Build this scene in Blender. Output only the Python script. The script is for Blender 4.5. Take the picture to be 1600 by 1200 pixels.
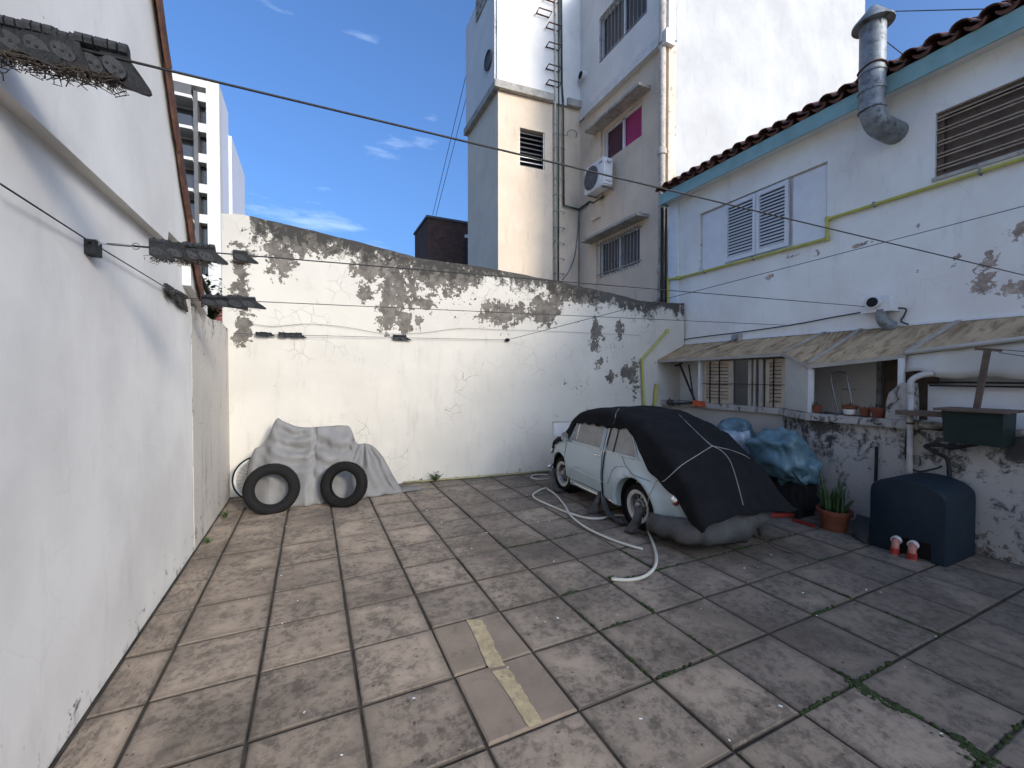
import bpy, bmesh, math, random
from mathutils import Vector, Matrix, noise
from mathutils.bvhtree import BVHTree
R = math.radians
random.seed(7)
for o in list(bpy.data.objects): bpy.data.objects.remove(o)
scene = bpy.context.scene
COL = scene.collection

# ------------------------------------------------------------------ camera
H, TH, PITCH, F = 1.9, R(25.4), R(1.04), 660.0
cd = bpy.data.cameras.new('camera'); cam = bpy.data.objects.new('camera', cd); COL.objects.link(cam)
cd.sensor_width = 36.0; cd.lens = F/1600*36; cd.clip_start = .05; cd.clip_end = 2000
cam.location = (0, 0, H); cam.rotation_euler = (math.pi/2-PITCH, 0, -TH)
scene.camera = cam
# ------------------------------------------------------------------ sky and sun (low hazy sun from behind right)
SUN = Vector((1.0, -2.68, 1.12)).normalized()
w = bpy.data.worlds.new('World'); scene.world = w; w.use_nodes = True
nt = w.node_tree; nt.nodes.clear()
out = nt.nodes.new('ShaderNodeOutputWorld'); bg = nt.nodes.new('ShaderNodeBackground')
sky = nt.nodes.new('ShaderNodeTexSky'); sky.sky_type = 'NISHITA'; sky.sun_disc = False
sky.sun_elevation = math.asin(SUN.z); sky.sun_rotation = math.atan2(SUN.x, SUN.y)
sky.air_density = 1.0; sky.dust_density = 7.0; sky.ozone_density = 8.5
tc = nt.nodes.new('ShaderNodeTexCoord'); mp = nt.nodes.new('ShaderNodeMapping'); mp.inputs['Scale'].default_value = (1.2, 2.2, 5.5)
mp.inputs['Rotation'].default_value = (0, R(14), R(20))
nz = nt.nodes.new('ShaderNodeTexNoise'); nz.inputs['Scale'].default_value = 1.6; nz.inputs['Detail'].default_value = 7; nz.inputs['Roughness'].default_value = .55
rp = nt.nodes.new('ShaderNodeValToRGB'); rp.color_ramp.elements[0].position = .60; rp.color_ramp.elements[1].position = .88
rp.color_ramp.elements[1].color = (.55, .55, .55, 1)
mx = nt.nodes.new('ShaderNodeMixRGB'); mx.inputs[2].default_value = (7.5, 8.2, 9.0, 1)
L = nt.links.new
L(tc.outputs['Generated'], mp.inputs[0]); L(mp.outputs[0], nz.inputs['Vector']); L(nz.outputs[0], rp.inputs[0]); L(rp.outputs[0], mx.inputs[0])
L(sky.outputs[0], mx.inputs[1]); L(mx.outputs[0], bg.inputs[0]); L(bg.outputs[0], out.inputs[0])
bg.inputs[1].default_value = 0.15
sl = bpy.data.lights.new('sun', 'SUN'); sl.energy = 1.0; sl.angle = R(10); sl.color = (1, .86, .66)
so = bpy.data.objects.new('sun', sl); COL.objects.link(so); so.rotation_euler = SUN.to_track_quat('Z', 'Y').to_euler(); so.location = (0, -5, 12)
vs = scene.view_settings; vs.view_transform = 'Standard'; vs.look = 'None'; vs.gamma = 1; vs.use_curve_mapping = False; vs.exposure = 1.13

# ------------------------------------------------------------------ survey helpers: sight line of a photo pixel onto a real plane
def ray(px, py):
    u = (px-800)/F; v = (600-py)/F
    f = math.cos(PITCH)+v*math.sin(PITCH); z = v*math.cos(PITCH)-math.sin(PITCH)
    return Vector((u*math.cos(TH)+f*math.sin(TH), -u*math.sin(TH)+f*math.cos(TH), z))
C0 = Vector((0, 0, H))
def onP(px, py, p0, n):
    d = ray(px, py); p0 = Vector(p0); n = Vector(n)
    return C0+d*((p0-C0).dot(n)/d.dot(n))
def onX(px, py, X): return onP(px, py, (X, 0, 0), (1, 0, 0))
def onY(px, py, Y): return onP(px, py, (0, Y, 0), (0, 1, 0))
def onZ(px, py, Z=0.0): return onP(px, py, (0, 0, Z), (0, 0, 1))
BW0 = Vector((-1.12, 7.85, 0)); BWD = Vector((5.09, -.55, 0)).normalized(); BWN = Vector((-BWD.y, BWD.x, 0))*-1
def onB(px, py, off=0.0): return onP(px, py, BW0+BWN*off, BWN)   # back wall plane

# ------------------------------------------------------------------ materials
def lin(c): return tuple(c)+(1,) if len(c) == 3 else c
class NT:
    def __init__(s, name):
        s.m = bpy.data.materials.new(name); s.m.use_nodes = True; s.t = s.m.node_tree
        s.b = s.t.nodes['Principled BSDF']; s.tc = s.n('TexCoord')
    def n(s, typ, **kw):
        nd = s.t.nodes.new('ShaderNode'+typ)
        for k, v in kw.items(): setattr(nd, k, v)
        return nd
    def l(s, a, b): s.t.links.new(a, b)
    def coord(s, scale=(1, 1, 1), rnd=False, src='Object'):
        mp = s.n('Mapping'); mp.inputs['Scale'].default_value = scale; s.l(s.tc.outputs[src], mp.inputs[0])
        if rnd:
            oi = s.n('ObjectInfo'); mu = s.math('MULTIPLY', oi.outputs['Random'], 57.0)
            cb = s.n('CombineXYZ'); s.l(mu, cb.inputs[0]); s.l(mu, cb.inputs[1]); s.l(mu, cb.inputs[2]); s.l(cb.outputs[0], mp.inputs['Location'])
        return mp.outputs[0]
    def noise(s, vec, scale, detail=6, rough=.6, dist=0):
        nd = s.n('TexNoise'); nd.inputs['Scale'].default_value = scale; nd.inputs['Detail'].default_value = detail
        nd.inputs['Roughness'].default_value = rough; nd.inputs['Distortion'].default_value = dist; s.l(vec, nd.inputs['Vector']); return nd.outputs[0]
    def math(s, op, a, b=0.0, clamp=False):
        nd = s.n('Math', operation=op, use_clamp=clamp)
        for i, x in enumerate((a, b)):
            if isinstance(x, (int, float)): nd.inputs[i].default_value = x
            else: s.l(x, nd.inputs[i])
        return nd.outputs[0]
    def ramp(s, fac, lo, hi, a=0.0, b=1.0):
        nd = s.n('MapRange', interpolation_type='SMOOTHSTEP')
        s.l(fac, nd.inputs[0]); nd.inputs[1].default_value = lo; nd.inputs[2].default_value = hi; nd.inputs[3].default_value = a; nd.inputs[4].default_value = b
        return nd.outputs[0]
    def mix(s, fac, a, b, mode='MIX'):
        nd = s.n('MixRGB', blend_type=mode)
        for i, x in enumerate((fac, a, b)):
            if isinstance(x, (int, float)): nd.inputs[i].default_value = x
            elif isinstance(x, tuple): nd.inputs[i].default_value = lin(x)
            else: s.l(x, nd.inputs[i])
        return nd.outputs[0]
    def attr(s, name): return s.n('Attribute', attribute_name=name).outputs['Fac']
    def done(s, col, rough=.8, bump=None, bs=.3, bd=.01, metal=0, spec=.4):
        if isinstance(col, tuple): s.b.inputs['Base Color'].default_value = lin(col)
        else: s.l(col, s.b.inputs['Base Color'])
        if isinstance(rough, (int, float)): s.b.inputs['Roughness'].default_value = rough
        else: s.l(rough, s.b.inputs['Roughness'])
        s.b.inputs['Metallic'].default_value = metal; s.b.inputs['Specular IOR Level'].default_value = spec
        if bump is not None:
            bn = s.n('Bump'); bn.inputs['Strength'].default_value = bs; bn.inputs['Distance'].default_value = bd
            s.l(bump, bn.inputs['Height']); s.l(bn.outputs[0], s.b.inputs['Normal'])
        return s.m
def M(name, col, rough=.8, var=.2, scale=5, bscale=60, bs=.25, metal=0, dirt=None, spec=.4, rnd=True, stretch=(1, 1, 1)):
    t = NT(name); v = t.coord(stretch, rnd)
    n1 = t.noise(v, scale, 8, .65); n2 = t.noise(v, bscale, 4)
    c = t.mix(t.ramp(n1, .3, .7), tuple(x*(1-var) for x in col), tuple(min(1, x*(1+var*.7)) for x in col))
    if dirt:
        n3 = t.noise(v, scale*1.7, 10, .72, .4); c = t.mix(t.ramp(n3, dirt[1], dirt[1]+.16, 0, dirt[2]), c, dirt[0])
    return t.done(c, rough, t.math('ADD', n2, t.math('MULTIPLY', n1, .8)), bs, .01, metal, spec)

def wallmat(name, base, peel=(.29, .26, .22), mold=(.045, .042, .036), crack=.5, pn=1.0, mn=1.0, var=.08, fine=45, streak=.25, cs=2.6):
    """painted plaster: 'peel' attribute drives lost paint, 'mold' attribute black growth, both broken up by noise"""
    t = NT(name); v = t.coord(); vs_ = t.coord((1, 1, .22))
    big = t.noise(v, .9, 6, .6); mid = t.noise(v, 3.2, 7, .68, .3); fin = t.noise(v, fine, 5, .6); st = t.noise(vs_, 5, 5, .7)
    c = t.mix(t.ramp(big, .3, .7), tuple(x*(1-var) for x in base), tuple(min(.86, x*(1+var*.5)) for x in base))
    c = t.mix(t.ramp(st, .52, .78, 0, streak), c, tuple(x*.55 for x in base))
    vo = t.n('TexVoronoi', feature='DISTANCE_TO_EDGE'); vo.inputs['Scale'].default_value = cs
    dn = t.n('TexNoise'); dn.inputs['Scale'].default_value = 4; dn.inputs['Detail'].default_value = 5; t.l(v, dn.inputs['Vector'])
    t.l(t.mix(.13, v, dn.outputs['Color'], 'ADD'), vo.inputs['Vector'])
    ck = t.math('MULTIPLY', t.ramp(vo.outputs[0], .004, .013, 1, 0), t.ramp(t.noise(v, 1.1, 3), .5, .62))
    ck = t.math('MULTIPLY', ck, crack); c = t.mix(ck, c, tuple(x*.28 for x in base))
    pa = t.math('ADD', t.attr('peel'), t.math('MULTIPLY', t.math('SUBTRACT', mid, .5), 1.9*pn)); pa = t.math('ADD', pa, t.math('MULTIPLY', t.math('SUBTRACT', t.noise(v, 13, 4, .7), .5), 1.5*pn))
    pm = t.ramp(pa, .5, .53); pe = t.ramp(pa, .43, .5)
    pc = t.mix(t.ramp(t.noise(v, 6, 9, .7), .35, .65), tuple(x*.62 for x in peel), tuple(x*1.25 for x in peel))
    c = t.mix(t.math('MULTIPLY', t.math('SUBTRACT', pe, pm, True), .45), c, tuple(x*1.08 for x in base))
    c = t.mix(pm, c, pc)
    ma = t.math('ADD', t.attr('mold'), t.math('MULTIPLY', t.math('SUBTRACT', t.noise(v, 7, 6, .75, .5), .5), 3.8*mn))
    ma = t.math('ADD', ma, t.math('MULTIPLY', t.math('SUBTRACT', st, .5), 1.8*mn))
    c = t.mix(t.ramp(ma, .70, 1.35, 0, .93), c, mold)
    hgt = t.math('ADD', t.math('MULTIPLY', pm, -2.2), t.math('ADD', t.math('MULTIPLY', fin, .35), t.math('MULTIPLY', mid, .6)))
    hgt = t.math('SUBTRACT', hgt, t.math('MULTIPLY', ck, 1.5))
    return t.done(c, .88, hgt, .55, .006, 0, .25)

MAT = {}
MAT['left'] = wallmat('painted_plaster_left', (.745, .72, .675), crack=.06, var=.13, fine=30, streak=.22)
MAT['back'] = wallmat('peeling_cream_plaster', (.62, .58, .50), peel=(.165, .146, .122), crack=.6, streak=.30, cs=4.2)
MAT['house'] = wallmat('white_house_plaster', (.85, .81, .745), peel=(.42, .33, .27), crack=.12, var=.10, streak=.32)
MAT['low'] = wallmat('mouldy_whitewash', (.46, .435, .395), peel=(.20, .172, .14), mold=(.04, .037, .032), crack=.35, var=.14, streak=.5)
MAT['streaky'] = wallmat('streaky_grey_plaster', (.56, .52, .46), mold=(.09, .08, .07), crack=.3, streak=.85)
MAT['tower'] = wallmat('ochre_render', (.74, .605, .455), mold=(.16, .13, .10), crack=.0, var=.10, streak=.45)
MAT['towerwhite'] = wallmat('white_render', (.78, .755, .71), mold=(.25, .23, .21), crack=.05, var=.08, streak=.3)
MAT['party_dimmed'] = wallmat('white_party_wall_dimmed_for_sun', (.50, .49, .47), mold=(.25, .23, .21), crack=.04, var=.12, streak=.35)  # white darkened to offset full sun; white_render lightened for the shaded wing
MAT['side_lightened'] = wallmat('side_render_lightened_for_shade', (.78, .675, .53), mold=(.2, .18, .15), crack=.0, streak=.3)  # side colour lightened to make up for the shade on that face
MAT['concrete'] = M('concrete', (.42, .39, .34), .9, .25, 4, 50, .4, dirt=((.10, .09, .075), .52, .7))
MAT['trim'] = M('painted_white_trim', (.70, .69, .66), .6, .1, 6, dirt=((.3, .27, .22), .62, .5))
MAT['trim_dull'] = M('dull_trim', (.40, .36, .30), .7, .15, 5, dirt=((.2, .16, .12), .55, .6))
MAT['plain_white'] = M('white_paint', (.76, .76, .75), .5, .05)
MAT['grey_panel'] = M('grey_sheet_panel', (.70, .68, .65), .6, .08, 2)
MAT['black_plastic'] = M('weathered_black_plastic', (.011, .012, .0135), .6, .3, 20, bs=.5, spec=.25)
MAT['worn_plastic'] = M('worn_dark_plastic', (.022, .023, .026), .55, .3, 25, bs=.4, spec=.35)
MAT['wire'] = M('black_cable', (.02, .02, .02), .6, .1)
MAT['thinwire'] = M('grey_wire', (.10, .10, .10), .5, .1, metal=.5)
MAT['rubber'] = M('tyre_rubber', (.010, .0095, .009), .8, .2, 8, 90, .4, spec=.2)
MAT['steel'] = M('dull_steel', (.30, .30, .30), .45, .2, 8, metal=.8)
MAT['chrome'] = M('chrome', (.75, .75, .75), .15, .05, metal=1)
MAT['galv'] = M('galvanised_sheet', (.25, .265, .27), .55, .35, 6, 30, .4, metal=.3, dirt=((.06, .055, .05), .5, .8))
MAT['rust'] = M('rusted_flashing', (.105, .042, .022), .75, .45, 7, 60, .5, dirt=((.04, .02, .014), .5, .8))
MAT['brown_wood'] = M('weathered_brown_wood', (.12, .085, .062), .8, .3, 6, stretch=(1, 1, 1))
MAT['teal'] = M('teal_fascia_paint', (.26, .43, .42), .6, .16, 3, dirt=((.42, .40, .36), .62, .7))
MAT['tile_roof'] = M('terracotta_roof_tile', (.17, .075, .05), .8, .45, 9, 60, .5, dirt=((.03, .027, .024), .48, .85))
MAT['terracotta'] = M('terracotta_pot', (.19, .06, .03), .8, .2, 9)
MAT['pvc_yellow'] = M('yellow_gas_pipe', (.46, .44, .10), .5, .15, 8, dirt=((.40, .40, .32), .58, .7))
MAT['pvc_white'] = M('old_white_pipe', (.46, .44, .40), .6, .15, 8, dirt=((.16, .13, .10), .54, .75))
MAT['pvc_green'] = M('dark_green_conduit', (.05, .085, .06), .5, .2)
MAT['beige_pipe'] = M('beige_downpipe', (.52, .46, .38), .7, .2, 6, dirt=((.10, .09, .07), .52, .8))
MAT['ochre_pipe'] = M('faded_ochre_pipe', (.36, .33, .17), .6, .2, 8)
MAT['hose'] = M('cream_hose', (.55, .52, .44), .5, .1)
MAT['carpaint'] = M('pale_blue_car_paint', (.43, .505, .52), .32, .05, 3, 200, .02, spec=.5)
MAT['carpaint'].node_tree.nodes['Principled BSDF'].inputs['Coat Weight'].default_value = .35
MAT['glass_dark'] = M('dark_glass', (.03, .033, .036), .08, .2, 2, 20, .02, spec=.6)
MAT['car_glass'] = M('dusty_car_glass', (.20, .20, .19), .25, .25, 3, 20, .02, spec=.6)
MAT['dark'] = M('dark_gap', (.012, .012, .012), .9, .2)
MAT['felt'] = M('black_felt_tarp', (.013, .013, .014), .96, .25, 5, 120, .5, spec=.12)
MAT['greycloth'] = M('silver_grey_cover', (.205, .20, .19), .62, .14, 4, 140, .15, spec=.3)
MAT['dirtycloth'] = M('dirty_grey_cover', (.075, .073, .07), .8, .3, 5, 60, .3, dirt=((.04, .037, .033), .52, .7))
MAT['cord_white'] = M('grey_white_cord', (.30, .29, .27), .85, .1, 20)
MAT['blue_tarp'] = M('blue_tarpaulin', (.10, .185, .22), .40, .3, 5, 9, 1.0, spec=.45, dirt=((.26, .34, .38), .58, .5))
MAT['pale_tarp'] = M('pale_blue_tarpaulin', (.34, .41, .47), .4, .25, 6, 10, .9, spec=.45)
MAT['tank'] = M('blue_grey_fibreglass', (.012, .021, .030), .5, .2, 2.5, 60, .12, spec=.25)
MAT['green_box'] = M('dark_green_box_paint', (.013, .026, .023), .55, .25, 3, spec=.25)
MAT['pink_pvc'] = M('pink_pvc', (.42, .17, .13), .45, .15, 8)
MAT['red_paint'] = M('red_tool_paint', (.30, .03, .02), .5, .2, 8)
MAT['orange'] = M('orange_plastic', (.50, .08, .02), .45, .1)
MAT['awning'] = M('dirty_corrugated_awning', (.50, .365, .215), .75, .2, 2.5, 40, .3, spec=.1, dirt=((.17, .105, .055), .47, .75), stretch=(.5, 1.6, 1))
MAT['sheet'] = M('cream_plastic_sheet', (.55, .53, .47), .5, .1, 2, 12, .3)
MAT['shutter_beige'] = M('beige_flaking_shutter', (.50, .40, .29), .7, .15, 6, dirt=((.2, .15, .10), .58, .7))
MAT['shutter_white'] = M('white_shutter', (.72, .72, .72), .5, .06)
MAT['curtain_pink'] = M('magenta_curtain', (.40, .035, .13), .7, .25, 3, stretch=(1, 6, .3))
MAT['curtain_plum'] = M('plum_curtain', (.10, .035, .05), .7, .25, 3, stretch=(1, 6, .3))
MAT['curtain_pale'] = M('pale_curtain', (.50, .56, .52), .7, .2, 3, stretch=(6, 1, .3))
MAT['tan_bar'] = M('tan_flaking_bar', (.40, .31, .22), .7, .25, 9)
MAT['moss'] = M('moss', (.035, .055, .015), .95, .45, 30, 120, .8)
MAT['leaf'] = M('weed_leaf', (.055, .115, .025), .55, .35, 9)
MAT['darkleaf'] = M('succulent_leaf', (.045, .085, .028), .5, .4, 7)
MAT['soil'] = M('dark_soil', (.03, .024, .018), .95, .4, 20)
MAT['grout'] = M('dark_joint_soil', (.055, .045, .034), .95, .5, 6, 90, .6, dirt=((.05, .06, .025), .56, .6), rnd=False)
MAT['ground'] = M('bare_ground', (.16, .14, .11), .95, .25, .8, rnd=False)
MAT['twig'] = M('dry_roots', (.055, .042, .032), .95, .4, 20)
MAT['farcream'] = M('far_cream_render', (.58, .56, .51), .8, .05, .5)
MAT['farlilac'] = M('far_white_side', (.60, .61, .66), .8, .04, .3)
MAT['fargrey'] = M('far_dark_grey', (.10, .10, .10), .7, .2, .8)
MAT['white_wheel'] = M('white_wheel_band', (.55, .54, .50), .6, .1, 6, dirt=((.2, .18, .15), .55, .6))
def brickmat(name, c1, c2, mortar, sc=1.0, roll=0):
    t = NT(name); mp = t.n('Mapping'); t.l(t.tc.outputs['Object'], mp.inputs[0]); mp.inputs['Rotation'].default_value = (R(90), 0, roll)
    br = t.n('TexBrick'); br.inputs['Scale'].default_value = sc; br.inputs['Color1'].default_value = lin(c1); br.inputs['Color2'].default_value = lin(c2); br.inputs['Mortar'].default_value = lin(mortar)
    br.inputs['Brick Width'].default_value = .26; br.inputs['Row Height'].default_value = .085; br.inputs['Mortar Size'].default_value = .012
    t.l(mp.outputs[0], br.inputs['Vector'])
    v = t.coord(); c = t.mix(t.ramp(t.noise(v, 3, 8, .7), .35, .65, 0, .6), br.outputs[0], tuple(x*.4 for x in c1))
    return t.done(c, .9, br.outputs['Fac'], -.5, .01)
MAT['brick_dark'] = brickmat('dark_brick', (.15, .075, .05), (.095, .05, .036), (.07, .06, .05))
MAT['brick_red'] = brickmat('red_brick', (.34, .10, .075), (.27, .07, .05), (.36, .28, .24))
def tilemat():
    t = NT('paving_tile'); oi = t.n('ObjectInfo'); v = t.coord((1, 1, 1), True)
    n1 = t.noise(v, 3.0, 10, .68, .3); n2 = t.noise(v, 15, 8, .74); n3 = t.noise(v, 90, 4)
    c = t.mix(t.ramp(n1, .3, .72), t.mix(.5, oi.outputs['Color'], (.10, .09, .085)), t.mix(.10, oi.outputs['Color'], (.5, .43, .37)))
    dk = t.math('MULTIPLY', t.ramp(n2, .44, .58), t.ramp(n1, .68, .40)); c = t.mix(t.math('MULTIPLY', dk, .62), c, (.05, .04, .03))
    pits = t.n('TexVoronoi'); pits.inputs['Scale'].default_value = 17; t.l(v, pits.inputs['Vector'])
    pr = t.n('TexVoronoi'); pr.inputs['Scale'].default_value = 5.3; t.l(v, pr.inputs['Vector'])
    pm = t.math('MULTIPLY', t.ramp(pits.outputs['Distance'], .10, .20, 1, 0), t.ramp(n2, .50, .58))
    c = t.mix(t.math('MULTIPLY', pm, .8), c, (.03, .027, .024))
    sp = t.ramp(pr.outputs['Distance'], .035, .05, 1, 0); sp = t.math('MULTIPLY', sp, t.ramp(n1, .53, .6)); c = t.mix(t.math('MULTIPLY', sp, .7), c, (.62, .60, .56))
    geo = t.n('NewGeometry'); big = t.noise(geo.outputs['Position'], .75, 7, .62, .4); c = t.mix(t.ramp(big, .46, .66, 0, .62), c, (.085, .068, .052))
    # soil collected along the tile edges
    sx = t.n('SeparateXYZ'); t.l(t.tc.outputs['Object'], sx.inputs[0])
    ex = t.math('MAXIMUM', t.math('ABSOLUTE', sx.outputs[0]), t.math('ABSOLUTE', sx.outputs[1]))
    ed = t.math('ADD', ex, t.math('MULTIPLY', t.math('SUBTRACT', n1, .5), .18)); c = t.mix(t.ramp(ed, .20, .32, 0, .55), c, (.08, .066, .052)); c = t.mix(t.ramp(ex, .2655, .2705, 0, .7), c, (.06, .049, .038))
    h = t.math('ADD', t.math('MULTIPLY', n2, 1.0), t.math('ADD', t.math('MULTIPLY', n3, .4), t.math('MULTIPLY', pm, -1.6)))
    return t.done(c, t.ramp(n1, .3, .7, .62, .85), h, .5, .006, 0, .3)
MAT['tile'] = tilemat()
MAT['paint_yellow'] = M('worn_yellow_paint', (.47, .375, .215), .85, .22, 12, 60, .4, dirt=((.29, .22, .16), .50, .9))
MAT['plain_tile'] = M('smooth_brown_tile', (.27, .208, .15), .75, .16, 4, 70, .35, dirt=((.11, .085, .06), .54, .6))

# ------------------------------------------------------------------ mesh helpers
def wloc(o):
    p = Vector((0, 0, 0))
    while o: p = p+o.location; o = o.parent
    return p
class MB:
    def __init__(s): s.v = []; s.f = []
    def add(s, vs, fs):
        k = len(s.v); s.v += [Vector(v) for v in vs]; s.f += [tuple(i+k for i in f) for f in fs]; return s
    def hexa(s, p): return s.add(p, [(3, 2, 1, 0), (4, 5, 6, 7), (0, 1, 5, 4), (1, 2, 6, 5), (2, 3, 7, 6), (3, 0, 4, 7)])
    def box(s, a, b, M_=None):
        (x0, y0, z0), (x1, y1, z1) = a, b
        p = [Vector(q) for q in ((x0, y0, z0), (x1, y0, z0), (x1, y1, z0), (x0, y1, z0), (x0, y0, z1), (x1, y0, z1), (x1, y1, z1), (x0, y1, z1))]
        if M_: p = [M_ @ q for q in p]
        return s.hexa(p)
    def bar(s, a, b, w, h, up=(0, 0, 1)):
        a, b = Vector(a), Vector(b); d = (b-a).normalized(); r = d.cross(Vector(up)).normalized(); u = r.cross(d)
        return s.hexa([a-r*w/2-u*h/2, a+r*w/2-u*h/2, b+r*w/2-u*h/2, b-r*w/2-u*h/2, a-r*w/2+u*h/2, a+r*w/2+u*h/2, b+r*w/2+u*h/2, b-r*w/2+u*h/2])
    def prism(s, poly, ext):
        n = len(poly); ext = Vector(ext); p = [Vector(q) for q in poly]
        return s.add(p+[q+ext for q in p], [tuple(range(n-1, -1, -1)), tuple(range(n, 2*n))]+[(i, (i+1) % n, n+(i+1) % n, n+i) for i in range(n)])
    def tube(s, path, r, n=8, caps=True):
        P = [Vector(q) for q in path]; m = len(P); rs = r if isinstance(r, (list, tuple)) else [r]*m; k = len(s.v)
        prev = None
        for i, p in enumerate(P):
            d = (P[min(i+1, m-1)]-P[max(i-1, 0)]).normalized()
            a = prev if prev is not None else (Vector((0, 0, 1)) if abs(d.z) < .9 else Vector((1, 0, 0)))
            a = (a-d*a.dot(d)); a = a.normalized() if a.length > 1e-6 else d.orthogonal().normalized(); b = d.cross(a); prev = a
            s.v += [p+(a*math.cos(2*math.pi*j/n)+b*math.sin(2*math.pi*j/n))*rs[i] for j in range(n)]
        for i in range(m-1):
            for j in range(n):
                s.f.append((k+i*n+j, k+i*n+(j+1) % n, k+(i+1)*n+(j+1) % n, k+(i+1)*n+j))
        if caps: s.f.append(tuple(k+j for j in range(n-1, -1, -1))); s.f.append(tuple(k+(m-1)*n+j for j in range(n)))
        return s
    def lathe(s, prof, n=24, M_=None, closed=False):
        k = len(s.v); m = len(prof)
        for (r, z) in prof:
            for j in range(n):
                q = Vector((r*math.cos(2*math.pi*j/n), r*math.sin(2*math.pi*j/n), z)); s.v.append(M_ @ q if M_ else q)
        for i in range(m if closed else m-1):
            for j in range(n):
                i2 = (i+1) % m; s.f.append((k+i*n+j, k+i*n+(j+1) % n, k+i2*n+(j+1) % n, k+i2*n+j))
        return s
    def grid(s, rows, close=False):
        k = len(s.v); m = len(rows); n = len(rows[0])
        for r in rows: s.v += [Vector(q) for q in r]
        for i in range(m-1):
            for j in range(n if close else n-1):
                j2 = (j+1) % n; s.f.append((k+i*n+j, k+i*n+j2, k+(i+1)*n+j2, k+(i+1)*n+j))
        return s
    def build(s, name, mat, parent=None, smooth=False, local=False, attrs=None, solid=0):
        me = bpy.data.meshes.new(name); o = bpy.data.objects.new(name, me); COL.objects.link(o)
        if parent: o.parent = parent; org = Vector((0, 0, 0)) if local else wloc(parent)
        elif local: org = Vector((0, 0, 0))
        else:
            xs = [v.x for v in s.v]; ys = [v.y for v in s.v]; zs = [v.z for v in s.v]
            org = Vector(((min(xs)+max(xs))/2, (min(ys)+max(ys))/2, min(zs))); o.location = org
        me.from_pydata([tuple(v-org) for v in s.v], [], s.f); me.materials.append(MAT[mat])
        bm = bmesh.new(); bm.from_mesh(me)
        if not attrs: bmesh.ops.remove_doubles(bm, verts=bm.verts, dist=1e-5)
        bmesh.ops.recalc_face_normals(bm, faces=bm.faces); bm.to_mesh(me); bm.free()
        if attrs:
            for an, vals in attrs.items():
                a = me.attributes.new(an, 'FLOAT', 'POINT'); a.data.foreach_set('value', vals)
        if smooth:
            me.polygons.foreach_set('use_smooth', [True]*len(me.polygons))
            if smooth is not True: me.set_sharp_from_angle(angle=R(smooth))
        if solid:
            md = o.modifiers.new('thickness', 'SOLIDIFY'); md.thickness = solid; md.offset = -1
        me.update(); return o
def tag(o, label, cat, group=None):
    o['label'] = label; o['category'] = cat
    if group: o['group'] = group
    return o
def thing(name, label, cat, loc=(0, 0, 0), group=None, rz=0):
    o = bpy.data.objects.new(name, None); COL.objects.link(o); o.location = loc; o.rotation_euler = (0, 0, rz); o.empty_display_size = .2
    return tag(o, label, cat, group)
def struct(o): o['kind'] = 'structure'; return o
def stuff(o): o['kind'] = 'stuff'; return o
def interp(tab, x):
    if x <= tab[0][0]: return tab[0][1]
    for (a, va), (b, vb) in zip(tab, tab[1:]):
        if x <= b:
            f = (x-a)/(b-a); return va+(vb-va)*f
    return tab[-1][1]
def smooth_interp(tab, x):
    # Catmull-Rom through the table
    if x <= tab[0][0]: return tab[0][1]
    if x >= tab[-1][0]: return tab[-1][1]
    for i in range(len(tab)-1):
        if x <= tab[i+1][0]:
            p0 = tab[max(i-1, 0)]; p1 = tab[i]; p2 = tab[i+1]; p3 = tab[min(i+2, len(tab)-1)]
            h = p2[0]-p1[0]; t = (x-p1[0])/h
            m1 = (p2[1]-p0[1])/(p2[0]-p0[0])*h; m2 = (p3[1]-p1[1])/(p3[0]-p1[0])*h
            return (2*t**3-3*t*t+1)*p1[1]+(t**3-2*t*t+t)*m1+(-2*t**3+3*t*t)*p2[1]+(t**3-t*t)*m2
def spline(pts, n=8):
    P = [Vector(p) for p in pts]; o = []
    for i in range(len(P)-1):
        a, b, c, d = P[max(i-1, 0)], P[i], P[i+1], P[min(i+2, len(P)-1)]
        for k in range(n):
            t = k/n; o.append(.5*((2*b)+(c-a)*t+(2*a-5*b+4*c-d)*t*t+(3*b-a-3*c+d)*t**3))
    return o+[P[-1]]
def fb(p, s=1.0): return noise.fractal(Vector(p)*s, 1.0, 2.0, 4)
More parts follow.
